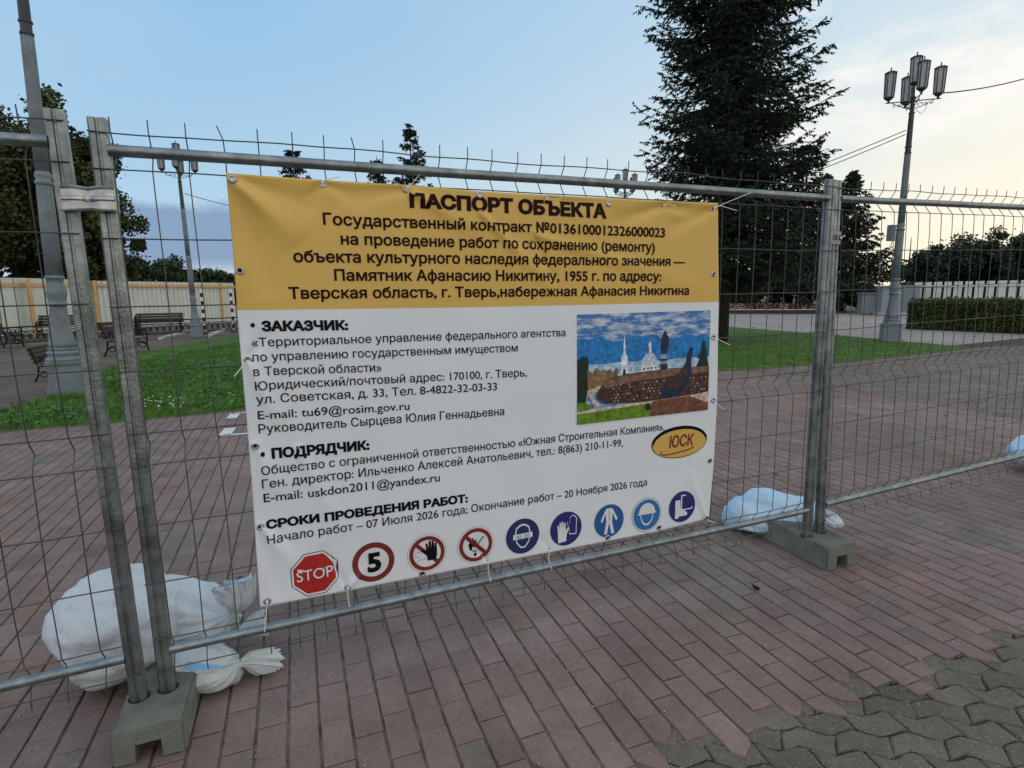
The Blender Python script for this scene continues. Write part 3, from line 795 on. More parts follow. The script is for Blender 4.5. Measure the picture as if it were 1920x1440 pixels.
put([('•', (470.5, 620), (479, 619.7), 22, 22, .02), ('ЗАКАЗЧИК:', (491, 620), (653, 617.5), 17.5, 16.5, .056),
     ('•', (489.5, 861), (498, 860), 22, 22, .02), ('ПОДРЯДЧИК:', (510, 858), (692.5, 841), 17.5, 16, .056),
     ('СРОКИ ПРОВЕДЕНИЯ РАБОТ:', (499.5, 990), (876.5, 939.5), 15, 14, .054)], 'heading_line', M['black'])
put([('«Территориальное управление федерального агентства', (472.5, 650), (1059, 630), 16.5, 14, .007),
     ('по управлению государственным имуществом', (474, 677.5), (969.5, 658.7), 16.5, 14.5, .007),
     ('в Тверской области»', (476, 704), (715, 696), 16.5, 16, .007),
     ('Юридический/почтовый адрес: 170100, г. Тверь,', (479, 731), (986.5, 705), 16.5, 14.5, .007),
     ('ул. Советская, д. 33, Тел. 8-4822-32-03-33', (480.5, 756), (931, 731), 16.5, 15, .007),
     ('E-mail: tu69@rosim.gov.ru', (484, 785.5), (767.5, 767.5), 16.5, 15, .007),
     ('Руководитель Сырцева Юлия Геннадьевна', (485.5, 812), (944.5, 777.5), 17, 15, .007),
     ('Общество с ограниченной ответственностью «Южная Строительная Компания»,', (490.5, 889), (1244, 806), 16.5, 13.5, .007),
     ('Ген. директор: Ильченко Алексей Анатольевич, тел.: 8(863) 210-11-99,', (492, 914.5), (1166.5, 836), 17, 14, .007),
     ('E-mail: uskdon2011@yandex.ru', (495, 941), (824, 901), 17, 15.5, .007),
     ('Начало работ – 07 Июля 2026 года; Окончание работ – 20 Ноября 2026 года', (501.5, 1017.5), (1211.5, 909), 16.5, 13, .007)], 'text_line', M['black'])
# --- printed shapes on the cloth, drawn in metres around a centre
def colr(name, c): 
    if name not in M: M[name] = mat(name, c, .42, 0, .42, 45, spec=.3) if name.startswith('printed_') else flat(name, c, .42, .45)
    return M[name]
RED = colr('red_print', (.42, .018, .018)); DRED = colr('dark_red_print', (.20, .022, .02)); WHT = colr('white_print', (.72, .74, .76)); NAVY = colr('navy_print', (.018, .03, .12)); BLUE = colr('blue_print', (.02, .10, .33)); LBLUE = colr('light_blue_print', (.03, .16, .42)); GREYP = colr('grey_print', (.2, .21, .23)); PINK = colr('pink_print', (.55, .3, .3))
def circle(r, n=40, c=(0, 0), ry=None, rot=0, a0=0, a1=2*math.pi):
    ry = ry or r; out = []
    for i in range(n):
        a = a0+(a1-a0)*i/(n-1 if a1-a0 < 6.28 else n); x, y = r*math.cos(a), ry*math.sin(a)
        out.append((c[0]+x*math.cos(rot)-y*math.sin(rot), c[1]+x*math.sin(rot)+y*math.cos(rot)))
    return out
def stroke(pts, wd):
    L, Rr = [], []
    for i, p in enumerate(pts):
        a = pts[max(i-1, 0)]; b = pts[min(i+1, len(pts)-1)]; dx, dy = b[0]-a[0], b[1]-a[1]; l = math.hypot(dx, dy) or 1
        L.append((p[0]-dy/l*wd/2, p[1]+dx/l*wd/2)); Rr.append((p[0]+dy/l*wd/2, p[1]-dx/l*wd/2))
    return L+Rr[::-1]
def ring(r0, r1, n=40, c=(0, 0)):
    return [('ring', r0, r1, n, c)]
def shape(o_name, ctr, layers, parent=None, base=.0016, named=None, dz=.0004, cell=.008):
    """layers: (polygon, material) bottom to top; every layer 0.35 mm above the one below"""
    S, T = PC.inv(*ctr, OFF); mats = []; bm = bmesh.new()
    k = -1
    for poly, m_, *same in layers:
        if not same: k += 1
        if m_ not in mats: mats.append(m_)
        t_ = bmesh.new()
        if isinstance(poly, tuple) and poly[0] == 'ring':
            _, r0, r1, n, c = poly
            A = [t_.verts.new((*p, 0)) for p in circle(r0, n, c)]; B = [t_.verts.new((*p, 0)) for p in circle(r1, n, c)]
            for i in range(n): t_.faces.new((A[i], B[i], B[(i+1) % n], A[(i+1) % n]))
        else:
            vs = [t_.verts.new((p[0], p[1], 0)) for p in poly]; f = t_.faces.new(vs)
            bmesh.ops.triangulate(t_, faces=[f])
        subdiv(t_, cell)
        for q in t_.verts: q.co = bpos(S+q.co.x, T+q.co.y, base+max(k, 0)*dz)-BO
        for f in t_.faces: f.material_index = mats.index(m_)
        t2 = bpy.data.meshes.new('x'); t_.to_mesh(t2); t_.free(); bm.from_mesh(t2); bpy.data.meshes.remove(t2)
    d0 = (bpos(S, T, .1)-bpos(S, T)).normalized()
    bm.normal_update()
    fl_ = [f for f in bm.faces if f.normal.dot(d0) < 0]
    if fl_: bmesh.ops.reverse_faces(bm, faces=fl_)
    me = bpy.data.meshes.new(o_name); bm.to_mesh(me); bm.free()
    for m_ in mats: me.materials.append(m_)
    o = link(o_name, me, parent or banner)
    if named: o['label'] = named
    return o
def small_text(ctr, body, w, h, m_, name, parent, wt=0.0, lift=.003, shear=0):
    me = text_mesh(body, wt, shear); S, T = PC.inv(*ctr, OFF); bm = bmesh.new(); bm.from_mesh(me)
    xs = [v.co.x for v in bm.verts]; ys = [v.co.y for v in bm.verts]; x0, x1, y0, y1 = min(xs), max(xs), min(ys), max(ys)
    for v in bm.verts: v.co.x = ((v.co.x-x0)/(x1-x0)-.5)*w; v.co.y = ((v.co.y-y0)/(y1-y0)-.5)*h
    for v in bm.verts: v.co = bpos(S+v.co.x, T+v.co.y, lift)-BO
    me2 = bpy.data.meshes.new(name); bm.to_mesh(me2); bm.free(); me2.materials.append(m_); bpy.data.meshes.remove(me)
    return link(name, me2, parent)
octa = lambda r: [(r*math.cos(R(22.5+45*i)), r*math.sin(R(22.5+45*i))) for i in range(8)]
o = shape('stop_pictogram', (590.5, 1074), [(octa(.1), colr('dark_outline', (.08, .02, .02))), (octa(.0965), WHT), (octa(.0885), RED)], named='red octagon printed with STOP')
small_text((590.5, 1074), 'STOP', .142, .046, WHT, 'stop_text', o, .004, .0052)
o = shape('speed_pictogram', (700, 1052.5), [(circle(.0885), colr('dark_outline', 0)), (circle(.086), DRED), (circle(.0645), WHT)], named='red ring printed with the number 5')
small_text((701, 1052.5), '5', .058, .088, M['black'], 'speed_number', o, .045, .0042)
def hand(sc_=1, dx=0, dy=0, mirror=1, th=True):
    P = [(-.020, -.040), (-.026, -.010), (-.050, .008), (-.044, .016), (-.026, .008), (-.028, .040), (-.020, .043), (-.016, .014), (-.013, .050), (-.004, .052), (-.003, .014), (.0, .05), (.009, .05), (.010, .012), (.013, .04), (.021, .039), (.022, .006), (.022, -.020), (.014, -.040)]
    return [(mirror*x*sc_+dx, y*sc_+dy) for x, y in P]
bar_ = lambda r: stroke([(-r*.70, r*.70), (r*.70, -r*.70)], r*.24)
shape('no_entry_pictogram', (800, 1036), [(circle(.0885), PINK), (circle(.0865), WHT), (circle(.08), DRED), (circle(.062), WHT), (stroke(circle(.013, 14, (-.04, .0), a0=.3, a1=5.2), .002), GREYP), (stroke([(-.05, -.04), (-.035, -.024), (-.015, -.022), (-.004, -.028)], .002), GREYP), (bar_(.076), DRED), (hand(1.0, .022, .006), M['black'])], named='prohibition ring with a black hand')
flame = [(-.03, -.022), (-.036, .006), (-.026, .022), (-.022, .010), (-.014, .04), (-.006, .02), (.002, .03), (.004, .004), (-.006, -.014), (-.012, -.006), (-.018, -.012), (-.016, -.026)]
shape('no_fire_pictogram', (891, 1020), [(circle(.0885), PINK), (circle(.0865), WHT), (circle(.08), DRED), (circle(.062), WHT), (flame, M['black']), (stroke([(-.016, -.03), (.002, -.03), (-.004, -.046)], .006), M['black']), (circle(.008, 14, (-.004, -.046)), M['black']), (stroke([(.006, .0), (.038, .036)], .008), GREYP), (bar_(.076), DRED)], named='prohibition ring with flame and match')
# goggles
face = [(-.04, .018), (-.034, .045), (-.012, .06), (.012, .06), (.034, .045), (.04, .018), (.034, -.03), (.012, -.058), (-.012, -.058), (-.034, -.03)]
ins = lambda P, k, dy=0: [(x*k, y*k+dy) for x, y in P]
shape('goggles_pictogram', (979, 1004), [(circle(.0895), WHT), (circle(.0865), NAVY), (face, WHT), (ins(face, .86), NAVY), ([(-.05, .014), (-.05, -.012), (.05, -.012), (.05, .014)], WHT), ([(-.034, .010), (-.034, -.010), (-.006, -.010), (-.006, .010)], colr('pale_grey_print', (.42, .5, .58))), ([(.006, .010), (.006, -.010), (.034, -.010), (.034, .010)], colr('pale_grey_print', 0))], named='navy disc with a head in goggles')
glove = [(-.03, -.058), (-.032, .006), (-.034, .03), (-.028, .034), (-.022, .012), (-.022, .044), (-.014, .047), (-.011, .012), (-.010, .048), (-.002, .05), (.001, .012), (.003, .04), (.010, .042), (.012, .0), (.024, .016), (.030, .010), (.016, -.022), (.014, -.054)]
g2 = [(x*-.9+.03, y*.95+.018) for x, y in glove]
shape('gloves_pictogram', (1060, 990), [(circle(.0895), WHT), (circle(.0865), colr('indigo_print', (.02, .025, .16))), (g2, WHT), ([(x*.86+.004, y*.9+.002) for x, y in g2], colr('indigo_print', 0)), ([(x-.014, y-.010) for x, y in glove], WHT)], named='navy disc with a pair of gloves')
suit = [(-.012, .066), (-.024, .058), (-.052, .002), (-.043, -.012), (-.034, -.006), (-.016, .036), (-.014, -.006), (-.028, -.068), (-.012, -.07), (0, -.018), (.012, -.07), (.028, -.068), (.014, -.006), (.016, .036), (.034, -.006), (.043, -.012), (.052, .002), (.024, .058), (.012, .066)]
pieces = [[(-.016, .066), (-.022, .056), (-.017, -.004), (.017, -.004), (.022, .056), (.016, .066)], [(-.022, .060), (-.050, .004), (-.040, -.004), (-.018, .044)], [(.022, .060), (.018, .044), (.040, -.004), (.050, .004)], [(-.017, -.004), (-.030, -.068), (-.013, -.07), (.001, -.004)], [(-.001, -.004), (.013, -.07), (.030, -.068), (.017, -.004)]]
shape('overalls_pictogram', (1140.5, 975.5), [(circle(.0895), WHT), (circle(.0865), BLUE), (pieces[0], WHT)]+[(q, WHT, 1) for q in pieces[1:]]+[(stroke([(0, .058), (0, .0)], .003), BLUE)], named='blue disc with white overalls')
helm = circle(.05, 20, (0, .012), .052, 0, 0, math.pi)
jaw = circle(.04, 22, (0, .004), .062, 0, math.pi, 2*math.pi)
shape('helmet_pictogram', (1211, 964), [(circle(.0925), LBLUE), (circle(.09), WHT), (circle(.083), LBLUE), (jaw, WHT), (ins(jaw, .88, .003), LBLUE), (helm, WHT), ([(-.056, .012), (-.056, .004), (.056, .004), (.056, .012)], WHT)], named='light blue disc with a hard hat')
IND = colr('indigo_print', 0)
bt = lambda k, dx, dy: [[(x*k+dx, y*k+dy) for x, y in P] for P in ([(-.034, .046), (-.034, -.046), (.002, -.046), (-.002, .046)], [(-.004, .006), (.002, -.046), (.046, -.046), (.046, -.030), (.028, -.018)], [(-.034, -.045), (-.034, -.056), (-.012, -.056), (-.008, -.045)])]
back_, front_, core_ = bt(.95, .024, .022), bt(1.0, -.012, -.006), bt(.80, .026, .022)
shape('boots_pictogram', (1277, 949), [(circle(.0895), WHT), (circle(.0865), IND), (back_[0], WHT), (back_[1], WHT, 1), (core_[0], IND), (core_[1], IND, 1), (front_[0], WHT), (front_[1], WHT, 1), (front_[2], WHT, 1)], named='navy disc with a white boot')
# logo
GOLDP = colr('logo_gold_print', (.66, .42, .10))
el = lambda a, b, dx=0, dy=0: circle(a, 48, (dx, dy), b)
o = shape('logo', (1273, 828), [(el(.178, .086), M['black']), (el(.172, .078, 0, -.004), GOLDP), (el(.168, .079, 0, .006), M['black']), (el(.164, .073, 0, -.005), GOLDP), (stroke([(-.11, -.036), (-.125, -.048), (-.10, -.06), (-.03, -.057), (.05, -.048), (.09, -.035)], .007), DRED)], named='gold oval logo with dark red letters')
small_text((1276, 825), 'ЮСК', .158, .066, DRED, 'logo_letters', o, .022, .0046, .12)
# picture printed on the banner
def picture():
    c = (1203, 686); S, T = PC.inv(*c, OFF); tl = PC.inv(1080.5, 590, OFF); br = PC.inv(1324, 767.5, OFF)
    w2, h2 = (br[0]-tl[0]), (tl[1]-br[1]); x0, y0 = tl[0]-S, br[1]-T
    P = lambda *l: [(x0+u*w2, y0+(1-v)*h2) for u, v in l]
    # image coordinates of the print: u right, v down, 0..1
    skyM = bpy.data.materials.new('printed_sky'); skyM.use_nodes = True; nt = skyM.node_tree; b = nt.nodes['Principled BSDF']; b.inputs['Roughness'].default_value = .42
    tc = nt.nodes.new('ShaderNodeTexCoord'); mp = nt.nodes.new('ShaderNodeMapping'); mp.inputs[3].default_value = (6, 6, 22); nt.links.new(tc.outputs['Object'], mp.inputs[0])
    n = nt.nodes.new('ShaderNodeTexNoise'); n.inputs['Scale'].default_value = 1.7; n.inputs['Detail'].default_value = 7; n.inputs['Roughness'].default_value = .65; nt.links.new(mp.outputs[0], n.inputs[0])
    cr = nt.nodes.new('ShaderNodeValToRGB'); cr.color_ramp.elements[0].position = .44; cr.color_ramp.elements[0].color = (.03, .17, .45, 1); cr.color_ramp.elements[1].position = .66; cr.color_ramp.elements[1].color = (.72, .78, .82, 1); nt.links.new(n.outputs[0], cr.inputs[0]); nt.links.new(cr.outputs[0], b.inputs['Base Color'])
    sky2 = colr('printed_blue_sky', (.02, .20, .52)); skyl = colr('printed_pale_sky', (.36, .54, .70)); wh = colr('printed_white_wall', (.72, .78, .82)); dk = colr('printed_dark_window', (.03, .06, .10)); dome = colr('printed_dome', (.45, .56, .68)); wallt = colr('printed_brown_wall', (.20, .11, .08)); walld = colr('printed_dark_wall', (.06, .034, .028)); tree = colr('printed_spruce', (.012, .028, .02)); autumn = colr('printed_autumn_tree', (.24, .15, .08)); grs = colr('printed_grass', (.13, .24, .02)); pav = colr('printed_pale_path', (.55, .46, .40)); bronze = colr('printed_dark_bronze', (.02, .03, .06)); flo = colr('printed_flowerbed', (.17, .07, .045)); ped = colr('printed_pedestal', (.28, .33, .4)); cap = colr('printed_snow_cap', (.45, .33, .28))
    L = [(P((0, 0), (1, 0), (1, 1), (0, 1)), skyM)]
    r = random.Random(4)
    jag = lambda a, b_, v0, amp, n_: [(a+(b_-a)*i/n_, v0+r.uniform(-amp, amp)) for i in range(n_+1)]
    L.append((P(*(jag(0, 1, .235, .03, 24)+[(1, .58), (0, .58)])), sky2))
    L.append((P(*(jag(0, 1, .455, .01, 12)+[(1, .62), (0, .62)])), skyl))
    # left trees
    L.append((P(*(jag(.0, .075, .38, .035, 5)+[(.085, .60), (.06, .80), (0, .85)])), tree))
    L.append((P(*(jag(.07, .29, .52, .03, 12)+[(.29, .64), (.16, .70), (.08, .78)])), autumn))
    # bell tower and church
    L.append((P((.318, .46), (.35, .46), (.372, .63), (.300, .63)), wh)); L.append((P((.312, .40), (.358, .40), (.358, .50), (.312, .50)), wh)); L.append((P((.334, .18), (.345, .375), (.352, .40), (.318, .40), (.326, .375)), wh)); L.append((P((.326, .52), (.345, .52), (.345, .60), (.326, .60)), dk))
    L.append((P((.47, .49), (.585, .49), (.585, .60), (.46, .61)), wh)); L.append((P((.465, .50), (.470, .44), (.495, .395), (.525, .38), (.555, .395), (.58, .44), (.588, .50)), dome)); L.append((P((.515, .38), (.518, .33), (.51, .30), (.525, .275), (.54, .30), (.532, .33), (.535, .38)), wh))
    for k in range(4): L.append((P((.478+k*.028, .52), (.490+k*.028, .52), (.490+k*.028, .57), (.478+k*.028, .57)), dk, 1))
    L.append((P((.36, .56), (.62, .53), (.62, .60), (.36, .62)), wh))
    # plain figure on a pedestal
    L.append((P((.607, .41), (.66, .41), (.662, .56), (.605, .57)), ped)); L.append((P((.606, .45), (.662, .45), (.662, .47), (.606, .47)), bronze)); L.append((P((.606, .50), (.662, .50), (.662, .56), (.606, .57)), bronze))
    L.append((P((.612, .40), (.606, .33), (.612, .24), (.625, .21), (.630, .185), (.642, .18), (.650, .195), (.652, .215), (.668, .25), (.668, .31), (.660, .39)), bronze))
    # right side spruce
    L.append((P((.95, .27), (.965, .34), (.96, .34), (.985, .42), (.975, .42), (.995, .56), (.88, .58), (.92, .47), (.905, .47), (.935, .38), (.925, .38)), tree))
    # long curved wall
    L.append((P((.17, .655), (.22, .60), (.36, .565), (.72, .545), (1, .56), (1, .86), (.62, .87), (.2, .83), (.13, .77)), walld))
    L.append((P((.175, .65), (.22, .61), (.36, .575), (.72, .55), (1, .55), (1, .61), (.72, .62), (.4, .645), (.2, .69)), wallt))
    for row in range(6):
        v = .66+row*.03
        for k in range(26):
            u = .24+k*.03+(row % 2)*.015+r.uniform(-.006, .006)
            if u > .985 or r.random() < .28 or (.66 < u < .83 and v > .58): continue
            vv = v-(u-.2)*.012; L.append((P((u, vv), (u+.014, vv), (u+.012, vv+.017), (u+.002, vv+.015)), cap if r.random() < .5 else wallt, 1))
    # dark raised prow
    L.append((P((.60, .83), (.64, .70), (.735, .62), (.80, .52), (.825, .39), (.845, .345), (.862, .37), (.85, .47), (.855, .62), (.83, .70), (.76, .80), (.70, .86)), bronze)); L.append((P((.66, .70), (.74, .62), (.80, .54), (.82, .62), (.78, .72), (.70, .76)), walld))
    # steps, path, lawn, flowerbed
    L.append((P((.065, .70), (.14, .66), (.17, .66), (.105, .76), (.17, .84), (.12, .86)), pav))
    L.append((P((0, .885), (.12, .865), (.62, .845), (1, .82), (1, .90), (.55, .92), (0, .93)), pav))
    L.append((P((0, .905), (.55, .868), (.56, 1), (0, 1)), grs)); L.append((P((0, .80), (.06, .80), (.11, .86), (0, .885)), grs))
    L.append((P((.54, .88), (.56, .85), (.85, .835), (1, .93), (1, 1), (.53, 1)), flo)); L.append((P((.84, .835), (1, .81), (1, .925)), pav))
    L.append((P((.485, .90), (.50, .87), (.53, .88), (.545, .93), (.50, .94)), tree))
    # keep layers thin so that the print stays flat
    shape('picture', c, L, base=.0016, dz=.00013, cell=.0095, named='colour photograph of a church and a curved wall')
picture()
# eyelets and ties
def eyelets():
    for (s, t), (x, y) in zip(EYs, EY):
        c = bpos(s, t, .001); n = (bpos(s, t, .1)-bpos(s, t)).normalized(); a = Vector((0, 0, 1)).cross(n).normalized(); u = n.cross(a)
        b = MB(); K = 16
        for r_, h in ((.0065, -.002), (.0075, .0028), (.0105, .0038), (.0142, .0022), (.0148, .0004)):
            for j in range(K):
                q = 2*math.pi*j/K; b.v.append(tuple(c-BO+(a*math.cos(q)+u*math.sin(q))*r_+n*h))
        for i in range(4):
            for j in range(K): b.f.append((i*K+j, i*K+(j+1) % K, (i+1)*K+(j+1) % K, (i+1)*K+j)); b.m.append(0)
        e = b.build('eyelet', M['bright'], banner, smooth=True)
        h = MB(); k = [tuple(c-BO+(a*math.cos(6.283*j/K)+u*math.sin(6.283*j/K))*.0068+n*.0009) for j in range(K)]
        h.quad(*k); h.build('hole_disc', M['black'] if y > 400 or x > 1200 else M['redwhite'], e)  # painted disc: white stands for bright sky behind, black for shade
eyelets()
def tie(pts, label, wd=.0028):
    P = [PC.P(*PC.inv(x, y, OFF+o_), OFF+o_) for x, y, o_ in pts]
    o0 = P[0]; b = MB(); b.tube([p-o0 for p in P], wd*.62, 6); b.box((0, 0, 0), (.009, .006, .008))
    o = b.build('cable_tie', M['cable_tie']); o.location = o0
    tag(o, label, 'cable tie', 'white cable ties holding the banner')
tie([(605, 341, .016), (612, 337, .02), (638, 331, .04)], 'white cable tie at the second eyelet from the left along the banner top')
tie([(764, 351, .016), (774, 343, .022), (786, 328, .05)], 'white cable tie sticking up above the first letter of the banner title')
tie([(1026, 370, .016), (1022, 366, .02), (1008, 365, .03)], 'white cable tie with short tail above the middle of the banner title')
tie([(1026, 373, .014), (1044, 374, .018), (1056, 369, .03)], 'curled white cable tie beside the eyelet above the last word of the title')
tie([(1245, 384, .016), (1252, 382, .018), (1268, 387, .02)], 'white cable tie at the eyelet next to the top right corner of the banner')
tie([(1340, 391, .014), (1350, 385, .02), (1408, 361, .05)], 'long white cable tie pointing up right from the top right corner of the banner')
tie([(1341, 388, .02), (1352, 386, .022), (1382, 395, .03)], 'short white cable tie pointing right from the top right corner of the banner')
tie([(465, 676, .014), (455, 686, .018), (439, 706, .03)], 'white cable tie hanging off the left edge of the banner')
tie([(1337, 634, .014), (1346, 636, .02), (1369, 647, .03)], 'white cable tie on the right edge of the banner beside the top of the picture')
tie([(1336, 751, .014), (1342, 755, .02), (1358, 768, .03)], 'white cable tie on the right edge of the banner beside the bottom of the picture')
tie([(501, 1128, .014), (500, 1140, .016), (496, 1185, .02)], 'white cable tie hanging from the bottom left corner of the banner')
tie([(652, 1102, .014), (652, 1118, .016), (656, 1138, .02)], 'white cable tie hanging below the STOP sign and the 5')
tie([(916, 1054, .014), (915, 1066, .016), (920, 1091, .02)], 'white cable tie hanging below the no fire sign')
tie([(1031, 1033, .014), (1028, 1046, .016), (1035, 1068, .02)], 'white cable tie hanging below the gloves sign')
tie([(1322, 971, .014), (1328, 976, .02), (1341, 980, .03)], 'white cable tie at the bottom right corner of the banner')
# ------------------------------------------------------------------ sandbags
def bag(name, pts, rad, flat_z, seed, mats, label, squash=.85, pleat=None, n=72, sub=9, group='white sandbags weighing down the fence', lump=.12):
    """a sack lofted along pts with radii rad; pleat: amount of gathers per ring"""
    P = [Vector(p) for p in pts]; K = len(P); segs = (K-1)*sub
    def cr(A, f):
        i = min(int(f), K-2); t = f-i
        g_ = lambda k: A[max(0, min(K-1, k))]
        a, b, c, d = g_(i-1), g_(i), g_(i+1), g_(i+2)
        return a*(-.5*t+t*t-.5*t**3)+b*(1-2.5*t*t+1.5*t**3)+c*(.5*t+2*t*t-1.5*t**3)+d*(-.5*t*t+.5*t**3)
    b = MB(); pl = pleat or [0]*K; o0 = P[0].copy(); o0.z = 0; r_ = random.Random(seed); ph = [r_.uniform(0, 6.28) for _ in range(6)]
    u = None
    for i in range(segs+1):
        f = i/sub; c = cr(P, f); d = (cr(P, min(f+.05, K-1))-cr(P, max(f-.05, 0))).normalized(); ra = max(.004, cr(rad, f)); pa = cr(pl, f)
        if u is None: u = d.cross(Vector((0, 0, 1))).normalized()
        u = (u-d*u.dot(d)).normalized(); v = u.cross(d)
        for j in range(n):
            a = 2*math.pi*j/n
            w_ = math.sin(9*a+ph[0]+.5*f)*.45+math.sin(14*a+ph[1]-.8*f)*.35+math.sin(23*a+ph[2])*.3
            q = ra*(1+pa*w_)
            p = c+u*q*math.cos(a)+v*q*math.sin(a)*squash
            fo = 1-abs(noise.noise((p.x*7+p.z*4, p.y*7, p.z*11+seed*2)))*2.2; p += (p-c)*(-.085*max(0, fo)**3)
            nz = noise.noise((p.x*5+seed, p.y*5, p.z*5))*lump+noise.noise((p.x*13, p.y*13+seed, p.z*13))*lump*.3
            rid = abs(noise.noise((p.x*9, p.y*9, p.z*9+seed)))
            p += (p-c)*(nz-.10*max(0, .25-rid)*lump*4)
            if p.z < c.z: p.z = c.z-(c.z-p.z)*max(.05, min(1, (c.z-flat_z)/(ra*squash*1.02)))
            if i == segs: p += d*(.012*w_*ra/.06)
            if p.z < flat_z: p.z = flat_z+(p.z-flat_z)*.05
            b.v.append(tuple(p-o0))
    for i in range(segs):
        for j in range(n):
            a = i*n+j; c = i*n+(j+1) % n; b.f.append((a, c, c+n, a+n)); b.m.append(0)
    b.f.append(tuple(reversed(range(n)))); b.m.append(0); b.f.append(tuple(segs*n+j for j in range(n))); b.m.append(0)
    o = b.build(name, mats[0], smooth=True); o.location = o0
    tag(o, label, 'sandbag', group)
    return o
def raypt(px_, py_, D): return pd(px_, py_, D)
# big left bag, its upper sack and the lower one with a gathered neck
o = bag('sandbag', [raypt(110, 1212, 2.90), raypt(136, 1196, 2.89), raypt(194, 1184, 2.87), raypt(275, 1184, 2.88), raypt(338, 1202, 2.92)], [.06, .20, .275, .26, .05], .008, 3, [M['sack']], 'biggest white sandbag, swelling out behind the twin posts on the left', squash=.95, lump=.09)
o = bag('sandbag', [raypt(235, 1150, 2.90), raypt(280, 1150, 2.90), raypt(350, 1160, 2.84), raypt(405, 1163, 2.72), raypt(434, 1150, 2.64), raypt(446, 1124, 2.62), raypt(438, 1092, 2.64)], [.03, .18, .19, .125, .024, .066, .095], .008, 8, [M['sack']], 'white sandbag with a fanned out top, right of the biggest sandbag', pleat=[0, .01, .05, .15, .22, .20, .17], lump=.10, squash=.9)
o = bag('sandbag', [raypt(300, 1230, 2.74), raypt(335, 1242, 2.68), raypt(388, 1258, 2.56), raypt(430, 1256, 2.50), raypt(450, 1244, 2.48), raypt(475, 1240, 2.50), raypt(510, 1242, 2.54)], [.03, .11, .130, .080, .019, .048, .068], .006, 15, [M['sack']], 'lower white sandbag with a blue stripe and a tied neck, beside the left concrete block', pleat=[0, .01, .05, .15, .24, .22, .17], lump=.13, squash=.85)
# stripe running round that bag
def stripe(bago, mw, col_name):
    me = bago.data; me.materials.append(M[col_name])
    return me
me = o.data; me.materials.append(M['stripe'])
for p in me.polygons:
    i = p.index//72; j = p.index % 72
    if (8 <= j <= 10) and 16 < i < 34: p.material_index = 1
o = bag('sandbag', [raypt(446, 1185, 2.62), raypt(460, 1180, 2.61), raypt(482, 1172, 2.61), raypt(498, 1166, 2.61)], [.012, .03, .05, .058], .006, 21, [M['sack']], 'loose white sack end lying over the bottom rail under the banner corner', pleat=[.2, .3, .34, .3], lump=.1)
# right bag
o = bag('sandbag', [raypt(1356, 984, 4.16), raypt(1382, 978, 4.14), raypt(1425, 972, 4.12), raypt(1475, 976, 4.12), raypt(1525, 972, 4.16), raypt(1552, 975, 4.18)], [.03, .16, .215, .18, .13, .02], .006, 31, [M['sackblue']], 'pale blue and white sandbag lying over the concrete block right of the banner', lump=.2, squash=.95)
o = bag('sandbag', [raypt(1535, 955, 4.0), raypt(1548, 964, 3.95), raypt(1562, 976, 3.9), raypt(1574, 986, 3.86)], [.02, .045, .05, .03], .135, 44, [M['sack']], 'crumpled white sack end on the concrete block right of the banner', pleat=[.2, .3, .3, .25], lump=.3, squash=.5)
o = bag('sandbag', [raypt(1891, 860, 6.75), raypt(1915, 850, 6.75), raypt(1965, 846, 6.8), raypt(2020, 850, 6.85)], [.04, .16, .235, .19], .006, 52, [M['sackblue']], 'pale blue sandbag cut by the right edge of the photo', lump=.2)
